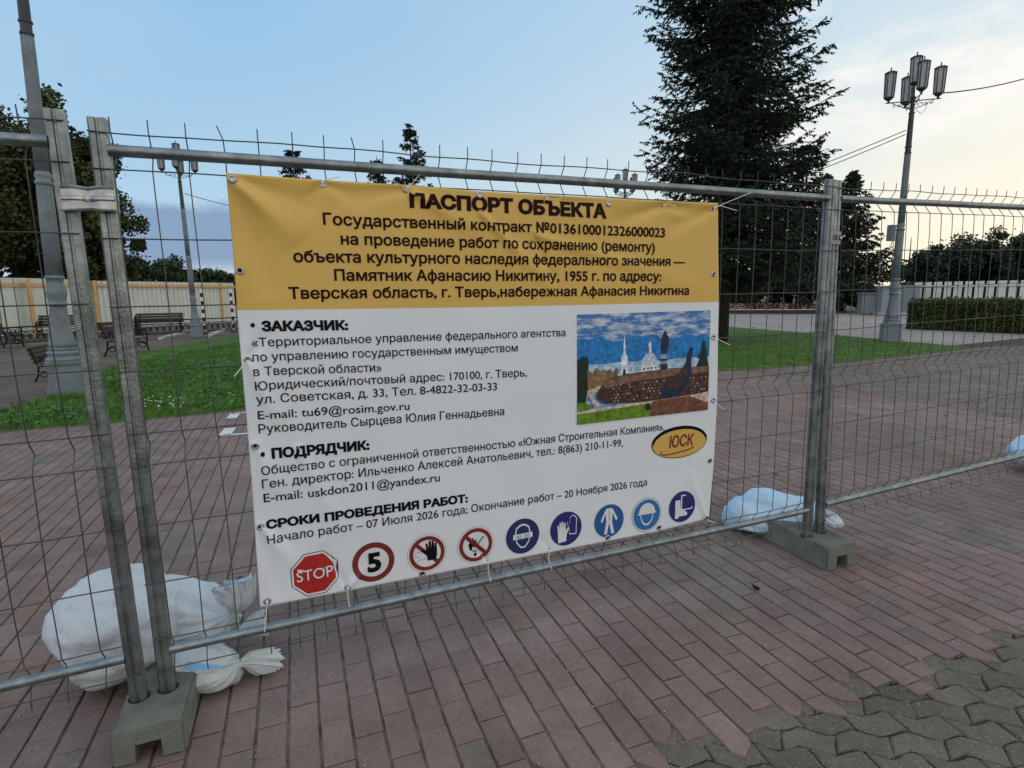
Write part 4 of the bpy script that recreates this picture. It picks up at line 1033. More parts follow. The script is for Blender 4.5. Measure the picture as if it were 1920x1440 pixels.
# ------------------------------------------------------------------ street lamps
def make_lamp():
    e = empty('street_lamp')
    MB().box((0, 0, .04), (.56, .56, .08)).box((0, 0, .30), (.50, .50, .44), top=.97).box((0, 0, .545), (.54, .54, .05)).build('plinth', M['lamp'], e)
    b = MB()
    b.lathe([(.25, .57), (.26, .60), (.25, .63), (.215, .65), (.225, .68), (.235, .71), (.225, .74), (.20, .755), (.215, .78), (.21, .81)], 24)
    b.build('base_moulding', M['lamp'], e, smooth='angle')
    b = MB(); b.lathe([(.195, .81), (.185, .87), (.165, 1.0), (.145, 1.15), (.128, 1.32), (.118, 1.48), (.115, 1.53)], 64, flute=.06, fk=12)
    b.build('fluted_foot', M['lamp'], e, smooth=True)
    b = MB(); b.lathe([(.115, 1.53), (.148, 1.535), (.152, 1.565), (.125, 1.59), (.13, 1.63), (.152, 1.72), (.148, 1.80), (.12, 1.91), (.115, 1.98), (.14, 1.995), (.142, 2.03), (.115, 2.05)], 24); b.build('vase', M['lamp'], e, smooth=True)
    b = MB(); b.lathe([(.116, 2.05), (.112, 2.9), (.105, 3.5), (.100, 3.56)], 64, flute=.08, fk=12); b.lathe([(.094, 3.76), (.090, 4.8), (.086, 5.6), (.083, 5.88)], 64, flute=.09, fk=12); b.build('shaft', M['lamp'], e, smooth=True)
    b = MB(); b.lathe([(.1, 3.54), (.125, 3.56), (.128, 3.60), (.10, 3.63), (.118, 3.68), (.118, 3.72), (.095, 3.77)], 24); b.build('collar', M['lamp'], e, smooth=True)
    b = MB()
    for z in (5.92, 6.10): b.lathe([(.08, z-.03), (.098, z-.025), (.098, z+.005), (.08, z+.01)], 20)
    b.lathe([(.080, 5.86), (.080, 6.14)], 20); b.lathe([(.081, 6.14), (.072, 7.06), (.085, 7.07), (.085, 7.10), (.06, 7.11), (.055, 7.5), (.07, 7.52), (.07, 7.56), (.04, 7.58), (.035, 7.84)], 20)
    b.build('top_mast', M['lampdark'], e, smooth='angle')
    for k in range(4):
        a = k*math.pi/2; b = MB(); D = lambda r, z, t=0: (r*math.cos(a)-t*math.sin(a), r*math.sin(a)+t*math.cos(a), z)
        b.tube([D(.04, 7.44), D(.74, 7.44)], .016, 8)
        # scrollwork under the arm
        for c0, rr, s0 in ((.18, .085, 1), (.36, .06, -1), (.5, .04, 1)):
            pts = []
            for i in range(15):
                q = i/14*4.6; r_ = rr*(1-i/20); pts.append(D(c0+r_*math.cos(q)*s0, 7.34-.02+r_*math.sin(q)*.9+(.0), 0))
            b.tube(pts, .011, 6)
        b.tube([D(.05, 7.22), D(.2, 7.25), D(.38, 7.33), D(.56, 7.42)], .012, 6)
        b.build('arm', M['lampdark'], e)
    def lantern(x, y, z):
        b = MB(); n = 6; q = 1.2
        pr = lambda l: [(r_*q, h*q if h > 0 else h) for r_, h in l]
        b.lathe(pr([(.02, -.06), (.035, -.03), (.02, .0), (.05, .02), (.105, .07), (.112, .075), (.112, .095), (.09, .1)]), n, (x, y, z), rot=.26)
        b.lathe(pr([(.112, .68), (.145, .685), (.145, .70), (.11, .715), (.03, .73), (.018, .74), (.012, .82), (.006, .83)]), n, (x, y, z), rot=.26)
        for j in range(n):
            a = j*math.pi/3+.26; p = Vector((x, y, z)); b.tube([p+Vector((.108*q*math.cos(a), .108*q*math.sin(a), .09*q)), p+Vector((.126*q*math.cos(a), .126*q*math.sin(a), .69*q))], .015, 5)
        o = b.build('lantern', M['lampdark'], e)
        g_ = MB(); g_.lathe(pr([(.100, .1), (.118, .68)]), n, (x, y, z), rot=.26); g_.build('glass', M['lampglass'], o)
    for k in range(4):
        a = k*math.pi/2; lantern(.66*math.cos(a), .66*math.sin(a), 7.49)
    lantern(0, 0, 7.86)
    return e
lamp = make_lamp()
LG = 'street lamps with lantern clusters'
from mathutils import Quaternion
def place_lamp(o, p, s, rz, label, top=None):
    b = 0
    if top:                               # each mast leans a little; take it from where its upper end stands
        d = ray(*top); k = p.y/d.y; b = math.atan2(d.x*k-p.x, EYE+d.z*k)
    o.rotation_mode = 'QUATERNION'; o.rotation_quaternion = Quaternion((0, 1, 0), b) @ Quaternion((0, 0, 1), rz)
    o.location = p; o.scale = (s, s, s); tag(o, label, 'street lamp', LG)
place_lamp(lamp, gp(127, 735), 1, R(38), 'nearest grey blue street lamp, rising out of the frame by the left posts', (43, 0))
l2 = copy_tree(lamp); zl = lambda P, x, y: pd(x, y, math.hypot(P.x, P.y)).z/8.85
place_lamp(l2, gp(370, 632), zl(gp(370, 632), 322, 262), R(22), 'grey blue street lamp behind the fence between the twin posts and the banner', (337, 340))
l3 = copy_tree(lamp); place_lamp(l3, gp(1668, 640), zl(gp(1668, 640), 1719, 97), R(73), 'tall street lamp on the right with five lanterns and a junction box on its post', (1709.8, 208))
p4 = pd(1168, 558, 31); p4.z = 0
l4 = copy_tree(lamp); place_lamp(l4, p4, zl(p4, 1168, 313), R(40), 'far street lamp whose lanterns peek over the top of the banner')
# extras on the right lamp
hq = math.hypot(l3.location.x, l3.location.y)
jb = MB().box((0, 0, 0), (.20, .16, .46)).box((0, -.085, .10), (.05, .012, .06)); j = jb.build('junction_box', M['lamp'], l3)
bpy.context.view_layer.update(); q = l3.matrix_world.inverted()
def l3loc(P): return q@Vector(P)
j.matrix_local = Matrix.Translation(l3loc(pd(1671, 437, hq-.25)))@Matrix.Rotation(R(-40), 4, 'Z')@Matrix.Scale(1.05/l3.scale.x, 4)
cb = MB(); cb.tube([l3loc(pd(x, y, hq-.24)) for x, y in ((1674, 450), (1670, 460), (1676, 468), (1678, 480))], .012, 6)
cb.tube([l3loc(pd(x, y, hq-.3)) for x, y in ((1716, 205), (1728, 214), (1735, 205), (1738, 195))], .008, 6)
cb.build('loose_cable', M['cable'], l3)
def cable(a, b, sag, r_, label):
    o0 = a; pts = [a+(b-a)*i/16-Vector((0, 0, sag*4*(i/16)*(1-i/16)))-o0 for i in range(17)]
    o = MB().tube(pts, r_, 6).build('overhead_cable', M['cable']); o.location = o0
    tag(o, label, 'cable', 'overhead cables strung between the lamps')
hd = math.hypot(l3.location.x, l3.location.y)
cable(pd(1760, 175, hd), pd(2060, 95, hd+6), .25, .018, 'thick overhead cable running right from the lanterns of the right lamp')
cable(pd(1699, 244, hd), pd(1168, 425, 31), .3, .013, 'upper of two thin cables running left from the right lamp behind the spruce')
cable(pd(1698, 252, hd), pd(1168, 437, 31), .3, .013, 'lower of two thin cables running left from the right lamp behind the spruce')
hm = math.hypot(l2.location.x, l2.location.y)
cable(pd(346, 363, hm), pd(620, 412, hm+16), .3, .014, 'thin cable running right from the lamp between the twin posts and the banner')
# ------------------------------------------------------------------ trees
def conifer(x, y, H, rad, seed, label, needles, levels, per, twig, clump, z0=.9, prof=None, droop=.32, group=None, trunk_r=.22, lobes=None):
    r = random.Random(seed); e = empty('spruce_tree', (x, y, 0), 0, label, 'tree', group)
    MB().tube([(0, 0, -.1), (.03, 0, H*.3), (-.03, .02, H*.65), (0, 0, H)], [trunk_r, trunk_r*.8, trunk_r*.45, .01], 10).build('trunk', M['bark'], e, smooth=True)
    b = MB(); lm = MB()
    for i in range(levels):
        f = (i+r.random())/levels; z = z0+(H-z0)*f
        Rz = rad*(prof(f) if prof else (1-f)**.8)
        for k in range(per if f < .8 else max(4, per-2)):
            a = r.uniform(0, 6.283); L = Rz*r.uniform(.68, 1.02)*(1+.17*noise.noise((math.cos(a)*1.1+seed, math.sin(a)*1.1, z*.55)))
            if lobes:
                zl_ = [q for q in lobes]; k_ = 0
                for (z_a, ka), (z_b, kb_) in zip(zl_, zl_[1:]):
                    if z_a <= z < z_b: k_ = ka+(kb_-ka)*(z-z_a)/(z_b-z_a)
                L *= 1+k_*max(0, math.cos(a+R(20)))
            if noise.noise((math.cos(a)*1.7+seed, math.sin(a)*1.7, z*.8)) < -.30 and r.random() < .75: continue
            if L < .12: continue
            N = max(3, int(L/twig)); pts = []
            zz = z+r.uniform(-.15, .15); dr = droop*r.uniform(.6, 1.4); tip = r.uniform(.1, .3); bend = r.uniform(-.25, .25)
            for j in range(N+1):
                s = j/N; d = L*s; aa = a+bend*s
                pts.append(Vector((d*math.cos(aa), d*math.sin(aa), zz-dr*L*math.sin(s*2.2)*.8+tip*L*s*s*.6)))
            if L > .8: lm.tube(pts, [.03*L/3*(1-j/N)+.006 for j in range(N+1)], 4, cap=False)
            for j in range(1, N+1):
                p = pts[j]; t = (pts[j]-pts[j-1]).normalized(); sd_ = Vector((-t.y, t.x, 0)).normalized(); s = j/N
                tl = (.16+.30*L*.4*(1-abs(s-.5)*1.1))*r.uniform(.7, 1.2)
                for sg in (-1, 1, 0):
                    if sg == 0 and j < N and r.random() < .55: continue
                    dv = (t*r.uniform(.35, .8)+sd_*sg*r.uniform(.6, 1)+Vector((0, 0, -r.uniform(.1, .55)))).normalized() if sg else (t+Vector((0, 0, r.uniform(-.9, .3)))).normalized()
                    M_ = max(1, int(tl/(clump*.55)))
                    for q in range(M_+1):
                        c = p+dv*(tl*q/max(1, M_)); l = clump*r.uniform(.7, 1.25)
                        for _ in range(3):
                            o = (dv*.7+Vector((r.uniform(-.7, .7), r.uniform(-.7, .7), r.uniform(-.9, .25)))).normalized()
                            w_ = o.cross(Vector((r.uniform(-1, 1), r.uniform(-1, 1), r.uniform(-1, 1)))).normalized()*l*.2
                            b.quad(c-o*l*.25, c+o*l*.25+w_, c+o*l*.85, c+o*l*.25-w_)
    b.build('crown', needles, e)
    if lm.f: lm.build('branches', M['bark'], e)
    return e, len(b.f)
def big_prof(f):       # nearly columnar, ragged
    return (1.0+.14*math.sin(f*23)+.08*math.sin(f*51+1))*min(1, (1-f)*2.6)**.8*(.86+.14*min(1, f*6))
bs = gp(1350, 640)
LOB = [(pd(1400, yy, math.hypot(bs.x, bs.y)).z, k) for yy, k in ((600, .0), (480, .08), (330, .04), (290, .08), (245, -.20), (205, -.12), (165, .03), (120, -.03), (80, .02), (20, .0), (-60, 0), (-300, 0))]
conifer(bs.x, bs.y, 17.2, 2.56, 7, 'tall dark spruce rising behind the top right corner of the banner', M['spruce'], 82, 13, .25, .115, z0=2.2, lobes=LOB, prof=big_prof, droop=.33, trunk_r=.26)
def far_spruce(px_, top, D, rad, seed, label, mt='spruce2', H=None):
    p = pd(px_, top, D); 
    conifer(p.x, p.y, p.z, rad, seed, label, M[mt], 36, 7, .42, .28, z0=1.2, group='far spruces beyond the banner', droop=.25, prof=lambda f: (1-f)**.75*(1+.1*math.sin(f*40)))
far_spruce(548, 272, 46, 3.4, 21, 'far spruce with its tip left of centre above the top rail, leftmost of three')
far_spruce(706, 290, 50, 3.2, 22, 'shorter far spruce close to the left of the tallest one above the banner')
far_spruce(768, 232, 46, 3.2, 23, 'tallest far spruce, sticking up well above the top rail over the banner')
p = pd(1598, 316, 54)
conifer(p.x, p.y, p.z, 3.7, 31, 'spruce behind the right posts, between the big spruce and the right lamp', M['spruce'], 40, 8, .46, .30, z0=2.6, droop=.18, prof=lambda f: (1-f)**.85*(1+.16*math.sin(f*37)), group=None, trunk_r=.2)
p = pd(1518, 268, 50)
conifer(p.x, p.y, p.z, 3.3, 33, 'bushy spruce close behind the tall dark spruce on its right', M['spruce'], 36, 8, .44, .30, z0=2.2, droop=.15, prof=lambda f: min(1, (1-f)*2)**.7*(1+.16*math.sin(f*31)), group=None, trunk_r=.2)
def broadleaf(p, H, rx, rz, seed, label, lm_, n, leaf, group, cl=60, z0=1.2, name='broadleaf_tree', light=0, sx=1.0, shape_=None):
    r = random.Random(seed); e = empty(name, (p.x, p.y, 0), 0, label, 'tree', group)
    tb = MB(); tb.tube([(0, 0, -.1), (.1, 0, H*.25), (0, .1, H*.5)], [.04*H*.5, .03*H*.5, .02*H*.5], 8)
    cz = z0+(H-z0)/2; cs = []
    while len(cs) < cl:
        v = Vector((r.uniform(-1, 1), r.uniform(-1, 1), r.uniform(-1, 1)))
        if v.length > 1 or v.length < .35: continue
        k = .80+.55*noise.noise((v.x*2.3+seed, v.y*2.3, v.z*2.3)); v *= min(k, 1.04)
        wz = 1.0
        if shape_: wz = shape_((v.z+1)/2)
        cs.append((Vector((v.x*rx*sx*wz, v.y*rx*wz, cz+v.z*(H-z0)/2)), r.uniform(.07, .22)*rx*1.1))
    b = MB()
    for c, q in cs[:14]:
        tb.tube([(0, 0, H*.28), Vector((0, 0, H*.34))*.5+c*.5, c], [.014*H, .008*H, .003*H], 5, cap=False)
    for i in range(n):
        c, q = cs[r.randrange(len(cs))]
        v = Vector((r.gauss(0, 1), r.gauss(0, 1), r.gauss(0, .75))); v = v.normalized()*(r.random()**.45)*q
        if r.random() < .06: v *= 1.6
        pt = c+v; l = leaf*r.uniform(.6, 1.35)
        o = Vector((r.uniform(-1, 1), r.uniform(-1, 1), r.uniform(-1, .5))).normalized(); w_ = o.cross(Vector((r.uniform(-1, 1), r.uniform(-1, 1), r.uniform(-1, 1)))).normalized()*l*.36
        b.quad(pt-o*l*.5, pt+w_, pt+o*l*.5, pt-w_)
    b.build('crown', lm_, e); tb.build('trunk', M['bark2'], e)
    return e
TG = 'broadleaf trees along the left fence'
broadleaf(pd(35, 558, 38), pd(35, 182, 38).z, 4.6, 0, 41, 'big dark broadleaf tree behind the pale green panels at the left edge', M['leafa'], 60000, .21, TG, 150, z0=1.0)
broadleaf(pd(150, 558, 37), pd(118, 172, 37).z, 3.5, 0, 42, 'tall dark broadleaf tree right behind the twin posts', M['leafa'], 50000, .20, TG, 120, z0=.8, shape_=lambda z: 1.25-.62*z)
broadleaf(pd(-110, 558, 40), 12.5, 4.6, 0, 43, 'broadleaf tree cut by the left edge behind the pale green fence', M['leafa'], 24000, .24, TG, 100, z0=1.0)
broadleaf(pd(222, 558, 39), 4.6, 2.0, 0, 49, 'low dark bush at the right foot of the tall broadleaf trees', M['leafa'], 9000, .2, TG, 50, z0=.2)
BG = 'green trees behind the white corrugated fence'
for i, (x, top, D, rx, lab) in enumerate(((275, 476, 62, 4.6, 'rounded green tree behind the corrugated fence, just right of the twin posts'), (335, 478, 66, 4.2, 'green tree behind the corrugated fence, left of the middle street lamp'), (388, 492, 64, 3.4, 'green tree behind the corrugated fence, right of the middle street lamp'), (425, 520, 72, 2.6, 'lowest green tree at the left edge of the banner'))):
    broadleaf(pd(x, 558, D), pd(x, top, D).z, rx, 0, 60+i, lab, M['leafb'], 13000, .28, BG, 60, z0=.3)
RG = 'dark trees behind the white board fence'
for i, (x, top, D, rx, lab) in enumerate(((1742, 462, 70, 4.0, 'smaller dark round tree right beside the right street lamp'), (1800, 432, 72, 5.2, 'broad dark round tree behind the white board fence in the middle of the right side'), (1880, 436, 74, 5.0, 'dark tree at the right edge above the white board fence'), (1945, 422, 70, 5.0, 'dark tree cut by the right edge of the photo'))):
    broadleaf(pd(x, 558, D), pd(x, top, D).z, rx, 0, 70+i, lab, M['leafc'], 18000, .27, RG, 80, z0=.3)
# dark shrubs under the spruces
SG = 'dark shrubs behind the flowerbed'
for i, (x, top, D, rx, lab) in enumerate(((1395, 500, 50, 2.6, 'dark shrub behind the flowerbed next to the banner edge'), (1450, 470, 52, 3.2, 'large dark shrub behind the flowerbed'), (1515, 480, 49, 3.0, 'dark shrub behind the flowerbed beside the right posts'), (1585, 520, 50, 2.4, 'green shrub between the right posts and the stone block'), (1625, 541, 52, 1.7, 'small shrub above the stone block left of the grey cabinet'))):
    broadleaf(pd(x, 558, D), pd(x, top, D).z, rx, 0, 80+i, lab, M['leafc'], 11000, .2, SG, 60, z0=.1, name='shrub')
# ------------------------------------------------------------------ hoarding on the left
def hoarding():
    e = empty('hoarding_fence', pd(200, 600, 35), 0, 'pale green and white site hoarding with yellow posts on the left', 'fence'); e.location.z = 0; O = Vector(e.location)
    H = 2.5
    A = pd(-160, 558, 31.5); B = pd(100, 558, 34); C = pd(172, 558, 35.5); D = pd(440, 558, 40.5)
    for q in (A, B, C, D): q.z = 0
    # flat sheets
    d = (C-A); n = Vector((d.y, -d.x, 0)).normalized(); L = d.length; ang = math.atan2(d.y, d.x); k = 10; wd = L/k
    for i in range(k):
        c = A+d*((i+.5)/k); b = MB(); b.box((c.x-O.x, c.y-O.y, .1+H/2), (wd-.05, .05, H), ang); b.build('sheet', M['panelg'], e)
    b = MB(); c = (A+C)/2-n*.06-O; b.box((c.x, c.y, H/2+.05), (L, .02, H-.05), ang); b.build('dark_gap_sheet', M['iron'], e)  # added dark sheet, so the seams between the panels read dark
    r = MB(); c = (A+C)/2+n*.07-O; r.box((c.x, c.y, 2.30), (L, .06, .16), ang); r.build('rail', M['yellow'], e)
    # corrugated sheets
    d2 = D-C; L2 = d2.length; n2 = Vector((d2.y, -d2.x, 0)).normalized(); b = MB(); N = 132
    for i in range(N+1):
        p = C+d2*(i/N)+n2*(.055 if i % 4 in (1, 2) else -.01)-O
        b.v += [(p.x, p.y, .1), (p.x, p.y, H+.05)]
    for i in range(N): b.f.append((2*i, 2*i+2, 2*i+3, 2*i+1)); b.m.append(0)
    o = b.build('corrugated_sheet', M['panelw'], e); so_ = o.modifiers.new('t', 'SOLIDIFY'); so_.thickness = .02
    ang2 = math.atan2(d2.y, d2.x); r = MB(); c = (C+D)/2+n2*.12-O; r.box((c.x, c.y, 2.32), (L2, .05, .13), ang2); r.build('rail', M['yellow'], e)
    for x in (-60, 52, 175, 296, 411):
        if x < 172: q = pd(x, 558, 31.5+(x+160)/260*2.5); nn = n
        else: q = pd(x, 558, 35.5+(x-172)/268*5); nn = n2
        q.z = 0; q = q+nn*.16-O; MB().box((q.x, q.y, 1.28), (.15, .1, 2.56), ang2 if x >= 172 else ang).build('post', M['yellow'], e)
hoarding()
# low iron railing
def railing():
    e = empty('iron_railing', pd(300, 600, 28), 0, 'low black ornamental iron railing in front of the hoarding', 'railing'); e.location.z = 0; O = Vector(e.location)
    pts = [pd(-80, 558, 24.5), pd(100, 558, 26.2), pd(250, 558, 27.4), pd(445, 558, 29)]
    for p in pts: p.z = 0
    tr, br, inf = MB(), MB(), MB()
    for a, b in zip(pts, pts[1:]):
        d = b-a; ang = math.atan2(d.y, d.x); c = (a+b)/2-O
        tr.box((c.x, c.y, .73), (d.length, .06, .05), ang); br.box((c.x, c.y, .20), (d.length, .05, .04), ang); br.box((c.x, c.y, .58), (d.length, .04, .03), ang)
        n = int(d.length/.24); u = d.normalized()
        for i in range(n):
            q = a+d*((i+.5)/n)-O
            ring_ = [q+u*(.1*math.cos(t*.523))+Vector((0, 0, .39+.15*math.sin(t*.523))) for t in range(13)]
            inf.tube(ring_, .016, 4, cap=False); inf.tube([q+u*.12+Vector((0, 0, .2)), q+u*.12+Vector((0, 0, .58))], .012, 4, cap=False)
    tr.build('top_rail', M['iron'], e); br.build('lower_rail', M['iron'], e); inf.build('scroll_infill', M['iron'], e)
    for a, b in zip(pts, pts[1:]):
        n = max(1, int((b-a).length/2.2))
        for i in range(n):
            q = a+(b-a)*(i/n)-O; m_ = MB(); m_.box((q.x, q.y, .42), (.11, .11, .84)); m_.lathe([(.05, .84), (.07, .89), (.03, .95), (.005, 1.0)], 8, (q.x, q.y, 0)); m_.build('post', M['iron'], e)
railing()
# striped marker poles
def marker(x, D, label):
    p = pd(x, 558, D); p.z = 0; e = empty('striped_pole', p, 0, label, 'marker pole', 'black and white marker poles')
    b = MB(); H = 2.05; n = 11
    for i in range(n): b.lathe([(.06, H*i/n), (.06, H*(i+1)/n)], 8, mi=i % 2)
    b.build('banded_tube', [M['redwhite'], M['iron']], e); MB().lathe([(.16, 0), (.16, .05), (.07, .08)], 12).build('foot', M['iron'], e)
marker(378, 30, 'black and white striped pole close beside the middle street lamp')
marker(433, 30.5, 'black and white striped pole at the left edge of the banner')
# benches
def make_bench():
    e = empty('park_bench')
    s = MB()
    for i in range(4): s.box((0, -.20+i*.12, .46), (1.9, .10, .035))
    s.build('seat', M['seat'], e)
    k = MB()
    for i in range(4): k.box((0, .27+i*.035, .56+i*.115), (1.9, .03, .10))
    k.build('backrest', M['wood'], e)
    for x in (-.82, .82):
        b = MB()
        b.tube([(x, -.26, 0), (x, -.22, .22), (x, -.24, .45), (x, -.25, .66), (x, -.05, .70), (x, .22, .66)], .028, 6)
        b.tube([(x, .34, 0), (x, .24, .20), (x, .22, .45), (x, .36, .95)], .028, 6)
        b.tube([(x, -.24, .43), (x, .24, .43)], .025, 6); b.tube([(x, -.22, .2), (x, 0, .30), (x, .24, .2)], .022, 6)
        for i in range(3):
            c = (x, -.12+i*.12, .56); b.tube([(x, c[1]+.055*math.cos(t*.7), .56+.07*math.sin(t*.7)) for t in range(10)], .016, 5)
        b.tube([(x, -.1+.1*math.cos(t*.7), .2+.09*math.sin(t*.7)) for t in range(10)], .016, 5); b.tube([(x, .12+.08*math.cos(t*.7), .2+.08*math.sin(t*.7)) for t in range(10)], .016, 5)
        b.build('end_frame', M['iron'], e)
    return e
bench = make_bench(); BN = 'iron and wood benches on the gravel'
def place_bench(o, p, rz, s, label): o.location = (p.x, p.y, 0); o.rotation_euler = (0, 0, rz); o.scale = (s, s, s); tag(o, label, 'bench', BN)
def dirang(a, b): d = b-a; return math.atan2(d.y, d.x)
a, b = gp(200, 671), gp(268, 655)
place_bench(bench, (a+b)/2+Vector((0.1, 0, 0)), dirang(a, b), 1.0, 'bench seen from its end, between the twin posts on the gravel edge')
c1 = copy_tree(bench); place_bench(c1, gp(302, 626), R(25), 1.0, 'bench with a high dark back before the railing, right of the twin posts')
c2 = copy_tree(bench); p = gp(94, 716)+Vector((-.42, .9, 0))*.72; place_bench(c2, p, R(112), .72, 'bench half hidden behind the base of the nearest street lamp')
c3 = copy_tree(bench); place_bench(c3, gp(8, 650), R(152), 1.0, 'bench with a pale lit seat cut by the left edge of the photo')
c4 = copy_tree(bench); place_bench(c4, gp(118, 632), R(18), 1.0, 'distant bench with a dark back left of the nearest street lamp')
# pale kerb strips by the middle lamp
for a, b in (((300, 636), (352, 621)), ((390, 631), (420, 618))):
    A, B = gp(*a), gp(*b); d = B-A; c = (A+B)/2; tag(MB().box((c.x, c.y, .02), (d.length, .14, .09), math.atan2(d.y, d.x)).build('kerb', M['kerb']), kind='structure')
# ------------------------------------------------------------------ right background
def board_fence():
    A = pd(1712, 558, 48); B = pd(2080, 558, 46); A.z = B.z = 0; e = empty('board_fence', A, 0, 'off white board fence behind the hedge on the right', 'fence'); d = B-A; n = 17; ang = math.atan2(d.y, d.x); nn = Vector((d.y, -d.x, 0)).normalized()
    for i in range(n):
        c = d*((i+.46)/n); w_ = d.length/n
        MB().box((c.x, c.y, 1.1), (w_*(.70 if i % 2 else .80), .05, 2.1), ang).build('board', M['boardw'], e)
    c = d/2+nn*.06; MB().box((c.x, c.y, 1.86), (d.length, .06, .1), ang).build('rail', M['boardw'], e)
    c = d/2-nn*.08; MB().box((c.x, c.y, .9), (d.length, .02, 1.8), ang).build('dark_gap_sheet', M['iron'], e)  # added dark sheet, its black stands for shade in the gaps
board_fence()
def hedge():
    A, B = gp(1700, 616), gp(2080, 632); r = random.Random(9)
    far0, far1 = pd(1690, 558, 41), pd(2080, 558, 37)
    e = empty('hedge', A, 0, 'long clipped hedge on the right in front of the white board fence', 'hedge'); b = MB()
    H = pd(1800, 570, 25.5).z; Wd = 1.5; d = B-A; L = d.length; u = d/L; n = Vector((-u.y, u.x, 0))
    for i in range(30000):
        s = r.uniform(0, L); q = r.random()
        if q < .45: w_, z = -abs(r.gauss(0, .06)), H*r.random()
        elif q < .8: w_, z = Wd*r.random(), H+r.gauss(-.02, .07)
        elif q < .9: s = abs(r.gauss(0, .06)); w_, z = Wd*r.random(), H*r.random()
        else: w_, z = r.uniform(.1, Wd), r.uniform(.1, H)
        z += .10*noise.noise((s*1.2, w_, 1)); w_ += .10*noise.noise((s*1.4, z*1.4, 7))
        p = u*s+n*w_+Vector((0, 0, max(.02, z))); l = r.uniform(.05, .12)
        o = Vector((r.uniform(-1, 1), r.uniform(-1, 1), r.uniform(-.4, 1))).normalized(); k = o.cross(Vector((r.uniform(-1, 1), r.uniform(-1, 1), r.uniform(-1, 1)))).normalized()*l*.4
        b.quad(p-o*l*.5, p+k, p+o*l*.5, p-k)
    b.build('foliage', M['hedge'], e)
    c = u*L/2+n*Wd/2; MB().box((c.x, c.y, H*.46), (L-.2, Wd-.25, H*.9), math.atan2(u.y, u.x)).build('twigs', M['bark'], e)
hedge()
def cabinet():
    p = pd(1682, 558, 46); p.z = 0; e = empty('grey_cabinet', p, R(-20), 'light grey site cabinet behind the right street lamp', 'cabinet')
    MB().box((0, 0, 1.0), (2.1, 1.6, 1.7)).build('body', M['cabin'], e); MB().box((0, 0, 1.90), (2.3, 1.8, .08)).build('roof', M['cabin'], e)
    MB().box((.5, -.82, .95), (.75, .05, 1.4)).build('door', M['lamp'], e); MB().box((0, 0, .12), (2.5, 2.0, .2)).build('plinth', M['stone'], e)
    p = pd(1642, 558, 47); p.z = 0; e = empty('grey_cabinet', p, R(-20), 'low grey site cabinet just left of the right street lamp', 'cabinet')
    MB().box((0, 0, .75), (1.9, 1.5, 1.3)).build('body', M['cabin'], e); MB().box((.2, -.78, .75), (.5, .05, .5)).build('hatch', M['lampdark'], e); MB().box((0, 0, 1.44), (2.1, 1.7, .07)).build('roof', M['cabin'], e)
cabinet()
def blocks():
    p = gp(1580, 579); e = empty('stone_block', p, R(-14), 'low stone block wall right of the right posts at the plaza edge', 'stone block')
    MB().box((0, 0, .44), (1.95, .7, .78)).build('body', M['stone'], e); MB().box((0, 0, .88), (2.05, .8, .1)).build('coping', M['kerb'], e)
    p = gp(1611, 579); MBp = MB(); MBp.box((0, 0, .5), (.16, .16, 1.0)); MBp.lathe([(.08, 1.0), (.1, 1.05), (.02, 1.15)], 8); o = MBp.build('wooden_post', M['panelw']); o.location = p; tag(o, 'short pale post between the stone block and the low grey cabinet', 'post')
blocks()
# flowerbed with its kerb behind the spruce
def flowerbed():
    A, B = gp(1200, 588), gp(1545, 588); d = B-A; ang = math.atan2(d.y, d.x); c = (A+B)/2
    e = empty('flowerbed', A, 0, 'raised flowerbed with a pale topped dark wall between the banner and the right posts', 'flowerbed')
    c = c-A; MB().box((c.x, c.y, .14), (d.length, .3, .28), ang).build('wall', M['bark2'], e); MB().box((c.x, c.y, .30), (d.length, .36, .06), ang).build('coping', M['kerb'], e)
    r = random.Random(6); b = MB(); n = Vector((-d.y, d.x, 0)).normalized()
    for i in range(2600):
        p = d*r.random()+n*r.uniform(.3, 2.2)+Vector((0, 0, r.uniform(.2, .75))); l = r.uniform(.06, .16)
        o = Vector((r.uniform(-1, 1), r.uniform(-1, 1), r.uniform(-.3, 1))).normalized(); k = o.cross(Vector((r.uniform(-1, 1), r.uniform(-1, 1), r.uniform(-1, 1)))).normalized()*l*.45
        b.quad(p-o*l*.5, p+k, p+o*l*.5, p-k)
    f = b.build('flowers', M['flower'], e); f['kind'] = 'stuff'
    for x, s, lab in ((1371, 1.0, 'grey flower urn behind the flowerbed next to the banner edge'), (1400, 1.15, 'white flower urn behind the flowerbed'), (1413, .9, 'narrow white flower urn right of the larger white urn')):
        p = gp(x, 583); p.z = .0; u = empty('flower_urn', p, 0, lab, 'urn', 'urns behind the flowerbed')
        MB().lathe([(.3*s, 0), (.3*s, .25), (.2*s, .3), (.25*s, .8), (.62*s, 1.3), (.7*s, 1.35), (.6*s, 1.4)], 12).build('bowl', M['kerb'] if x > 1380 else M['cabin'], u, smooth='angle')
        b = MB()
        for i in range(120):
            q = Vector((r.gauss(0, .25), r.gauss(0, .25), 1.5+abs(r.gauss(0, .35))))*s; l = .2
            o = Vector((r.uniform(-1, 1), r.uniform(-1, 1), r.uniform(-.2, 1))).normalized(); k = o.cross(Vector((r.uniform(-1, 1), r.uniform(-1, 1), r.uniform(-1, 1)))).normalized()*l*.4
            b.quad(q-o*l*.5, q+k, q+o*l*.5, q-k)
        b.build('plants', M['weed'] if x < 1380 else M['redwhite'], u)
flowerbed()
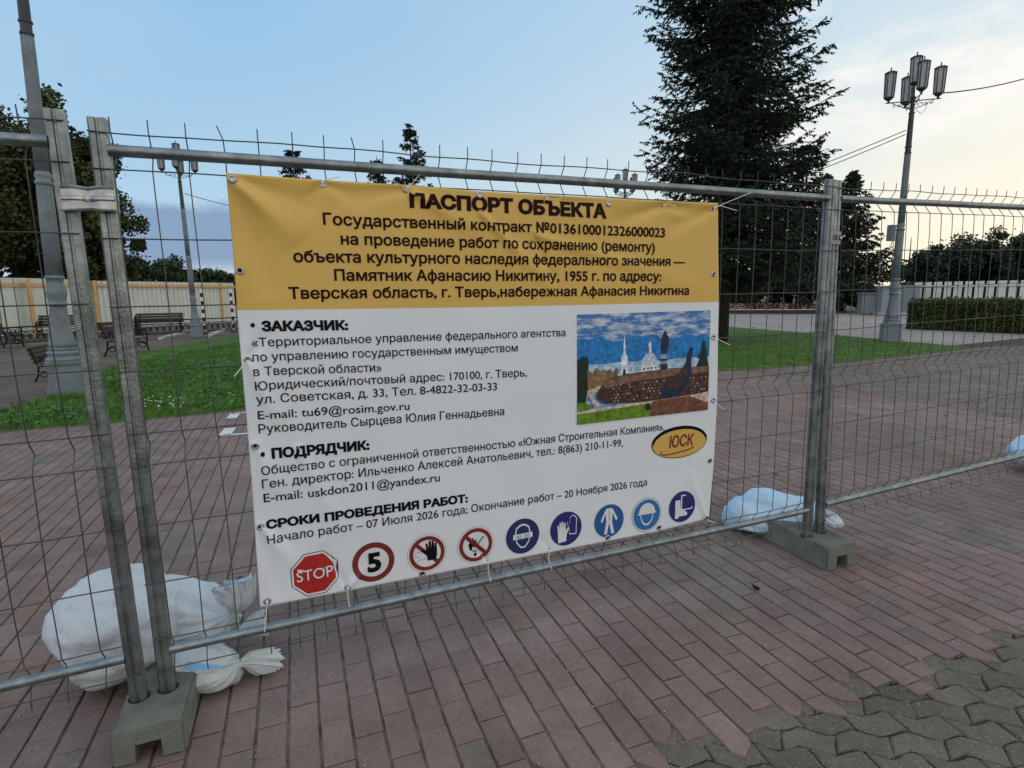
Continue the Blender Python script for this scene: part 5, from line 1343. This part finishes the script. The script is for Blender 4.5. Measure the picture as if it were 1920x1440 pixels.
# bridge far off
def bridge():
    D = 240; P = lambda x, y: pd(x, y, D); e = empty('truss_bridge', P(1650, 535), 0, 'distant brown truss bridge left and right of the right street lamp', 'bridge'); O = Vector(e.location); b = MB()
    top = [(1600, 508), (1632, 500), (1662, 480), (1672, 476), (1690, 487), (1704, 489), (1722, 476), (1745, 484)]; low = [(1600, 514), (1640, 503), (1662, 492), (1674, 488), (1690, 497), (1704, 500), (1722, 487), (1745, 494)]
    for L in (top, low): b.tube([P(*q)-O for q in L], .38, 6)
    for (x, y) in low: b.tube([P(x, y)-O, P(x, 512)-O], .22, 5)
    for (a, c) in zip(low, low[1:]): b.tube([P(a[0], a[1])-O, P(c[0], 512)-O], .18, 5)
    b.build('truss', M['bridge'], e)
    k = MB(); k.tube([P(1560, 514)-O, P(1800, 514)-O], .55, 4); k.build('deck', M['bridge'], e)
    k = MB(); k.tube([P(1560, 523)-O, P(1800, 523)-O], .6, 4); k.build('lower_deck', M['kerb'], e)
    for x in (1628, 1706): k = MB(); q = P(x, 540)-O; k.tube([q, P(x, 515)-O], [1.6, 1.2], 8); k.build('pier', M['stone'], e)
    q = P(1709, 446)
    o = MB().tube([(0, 0, 0), (0, 0, 18)], [.5, .1], 6).build('mast', M['bridge']); o.location = (q.x, q.y, q.z-18); tag(o, 'thin distant mast right of the right street lamp', 'mast')
bridge()
# far bank closing the horizon
hb = MB(); r = random.Random(2)
for k in range(5):
    pass
def bank():
    b = MB(); n = 60; D = 300
    for i in range(n+1):
        a = R(-62+124*i/n); h = 3.0+1.6*noise.noise((i*.35, 1, 4)); x, y = D*math.sin(a), D*math.cos(a)
        b.v += [(x, y, -.2), (x, y, h), (x*1.15, y*1.15, h*.8), (x*1.15, y*1.15, -.2)]
    for i in range(n):
        for j in range(3): b.f.append((4*i+j, 4*i+4+j, 4*i+5+j, 4*i+1+j)); b.m.append(0)
    tag(b.build('far_bank', M['leafc'], smooth=True), kind='structure')
bank()
# pale far building at the banner's left edge
def bld():
    p = pd(450, 558, 130); p.z = 0; e = empty('far_building', p, R(18), 'pale far building just showing left of the banner', 'building')
    MB().box((0, 0, 3.0), (9, 8, 6.0)).build('wall', M['stone'], e); MB().box((0, 0, 6.2), (9.6, 8.6, .4)).build('roof', M['cabin'], e)
    for i in range(4):
        MB().box((-3.4+i*2.2, -4.02, 3.4), (1.0, .06, 1.6)).build('window', M['lampdark'], e)
bld()
# fallen leaves
def leafmesh():
    b = MB(); pts = [(0, -.5), (.22, -.3), (.34, -.02), (.2, .12), (.24, .34), (.05, .3), (0, .52), (-.06, .28), (-.25, .33), (-.2, .1), (-.36, 0), (-.2, -.3)]
    n = len(pts); z = lambda x, y: .16*abs(x)+.22*y*y+.1*x*y
    b.v.append((0, 0, .03))
    for x, y in pts: b.v.append((x, y, z(x, y)+.03))
    for i in range(n): b.f.append((0, 1+i, 1+(i+1) % n)); b.m.append(0)
    o = b.build('fallen_leaf', M['leaf']); s_ = o.modifiers.new('t', 'SOLIDIFY'); s_.thickness = .02
    return o
lf = leafmesh(); r = random.Random(12)
lf.location = gp(1415, 1103, .012); lf.scale = (.075, .06, .14); lf.rotation_euler = (R(48), R(25), 1.9); tag(lf, 'curled dry brown leaf lying on the bricks in front of the fence', 'leaf', 'fallen leaves')
spots = [(1570, 801, .06), (1590, 727, .07), (1602, 728, .06), (1640, 711, .06), (1694, 718, .07), (1855, 657, .10), (1908, 701, .11), (1770, 798, .06), (1772, 780, .05), (1465, 701, .06), (1454, 890, .05), (1828, 631, .14), (1836, 626, .14), (1824, 637, .12), (1712, 627, .12), (1580, 630, .1), (1555, 595, .14)]
for i in range(34): spots.append((r.uniform(1360, 1640), r.uniform(593, 622), r.uniform(.08, .17)))
for x, y, s in spots:
    if inside(gp(x, y).x, gp(x, y).y, lawn_pts): continue
    o = lf.copy(); col.objects.link(o); o.location = gp(x, y, .008); o.scale = (s, s, s); o.rotation_euler = (r.uniform(-.3, .3), r.uniform(-.3, .3), r.uniform(0, 6.28)); tag(o, 'dark fallen leaf lying on the paving behind the fence', 'leaf', 'fallen leaves')
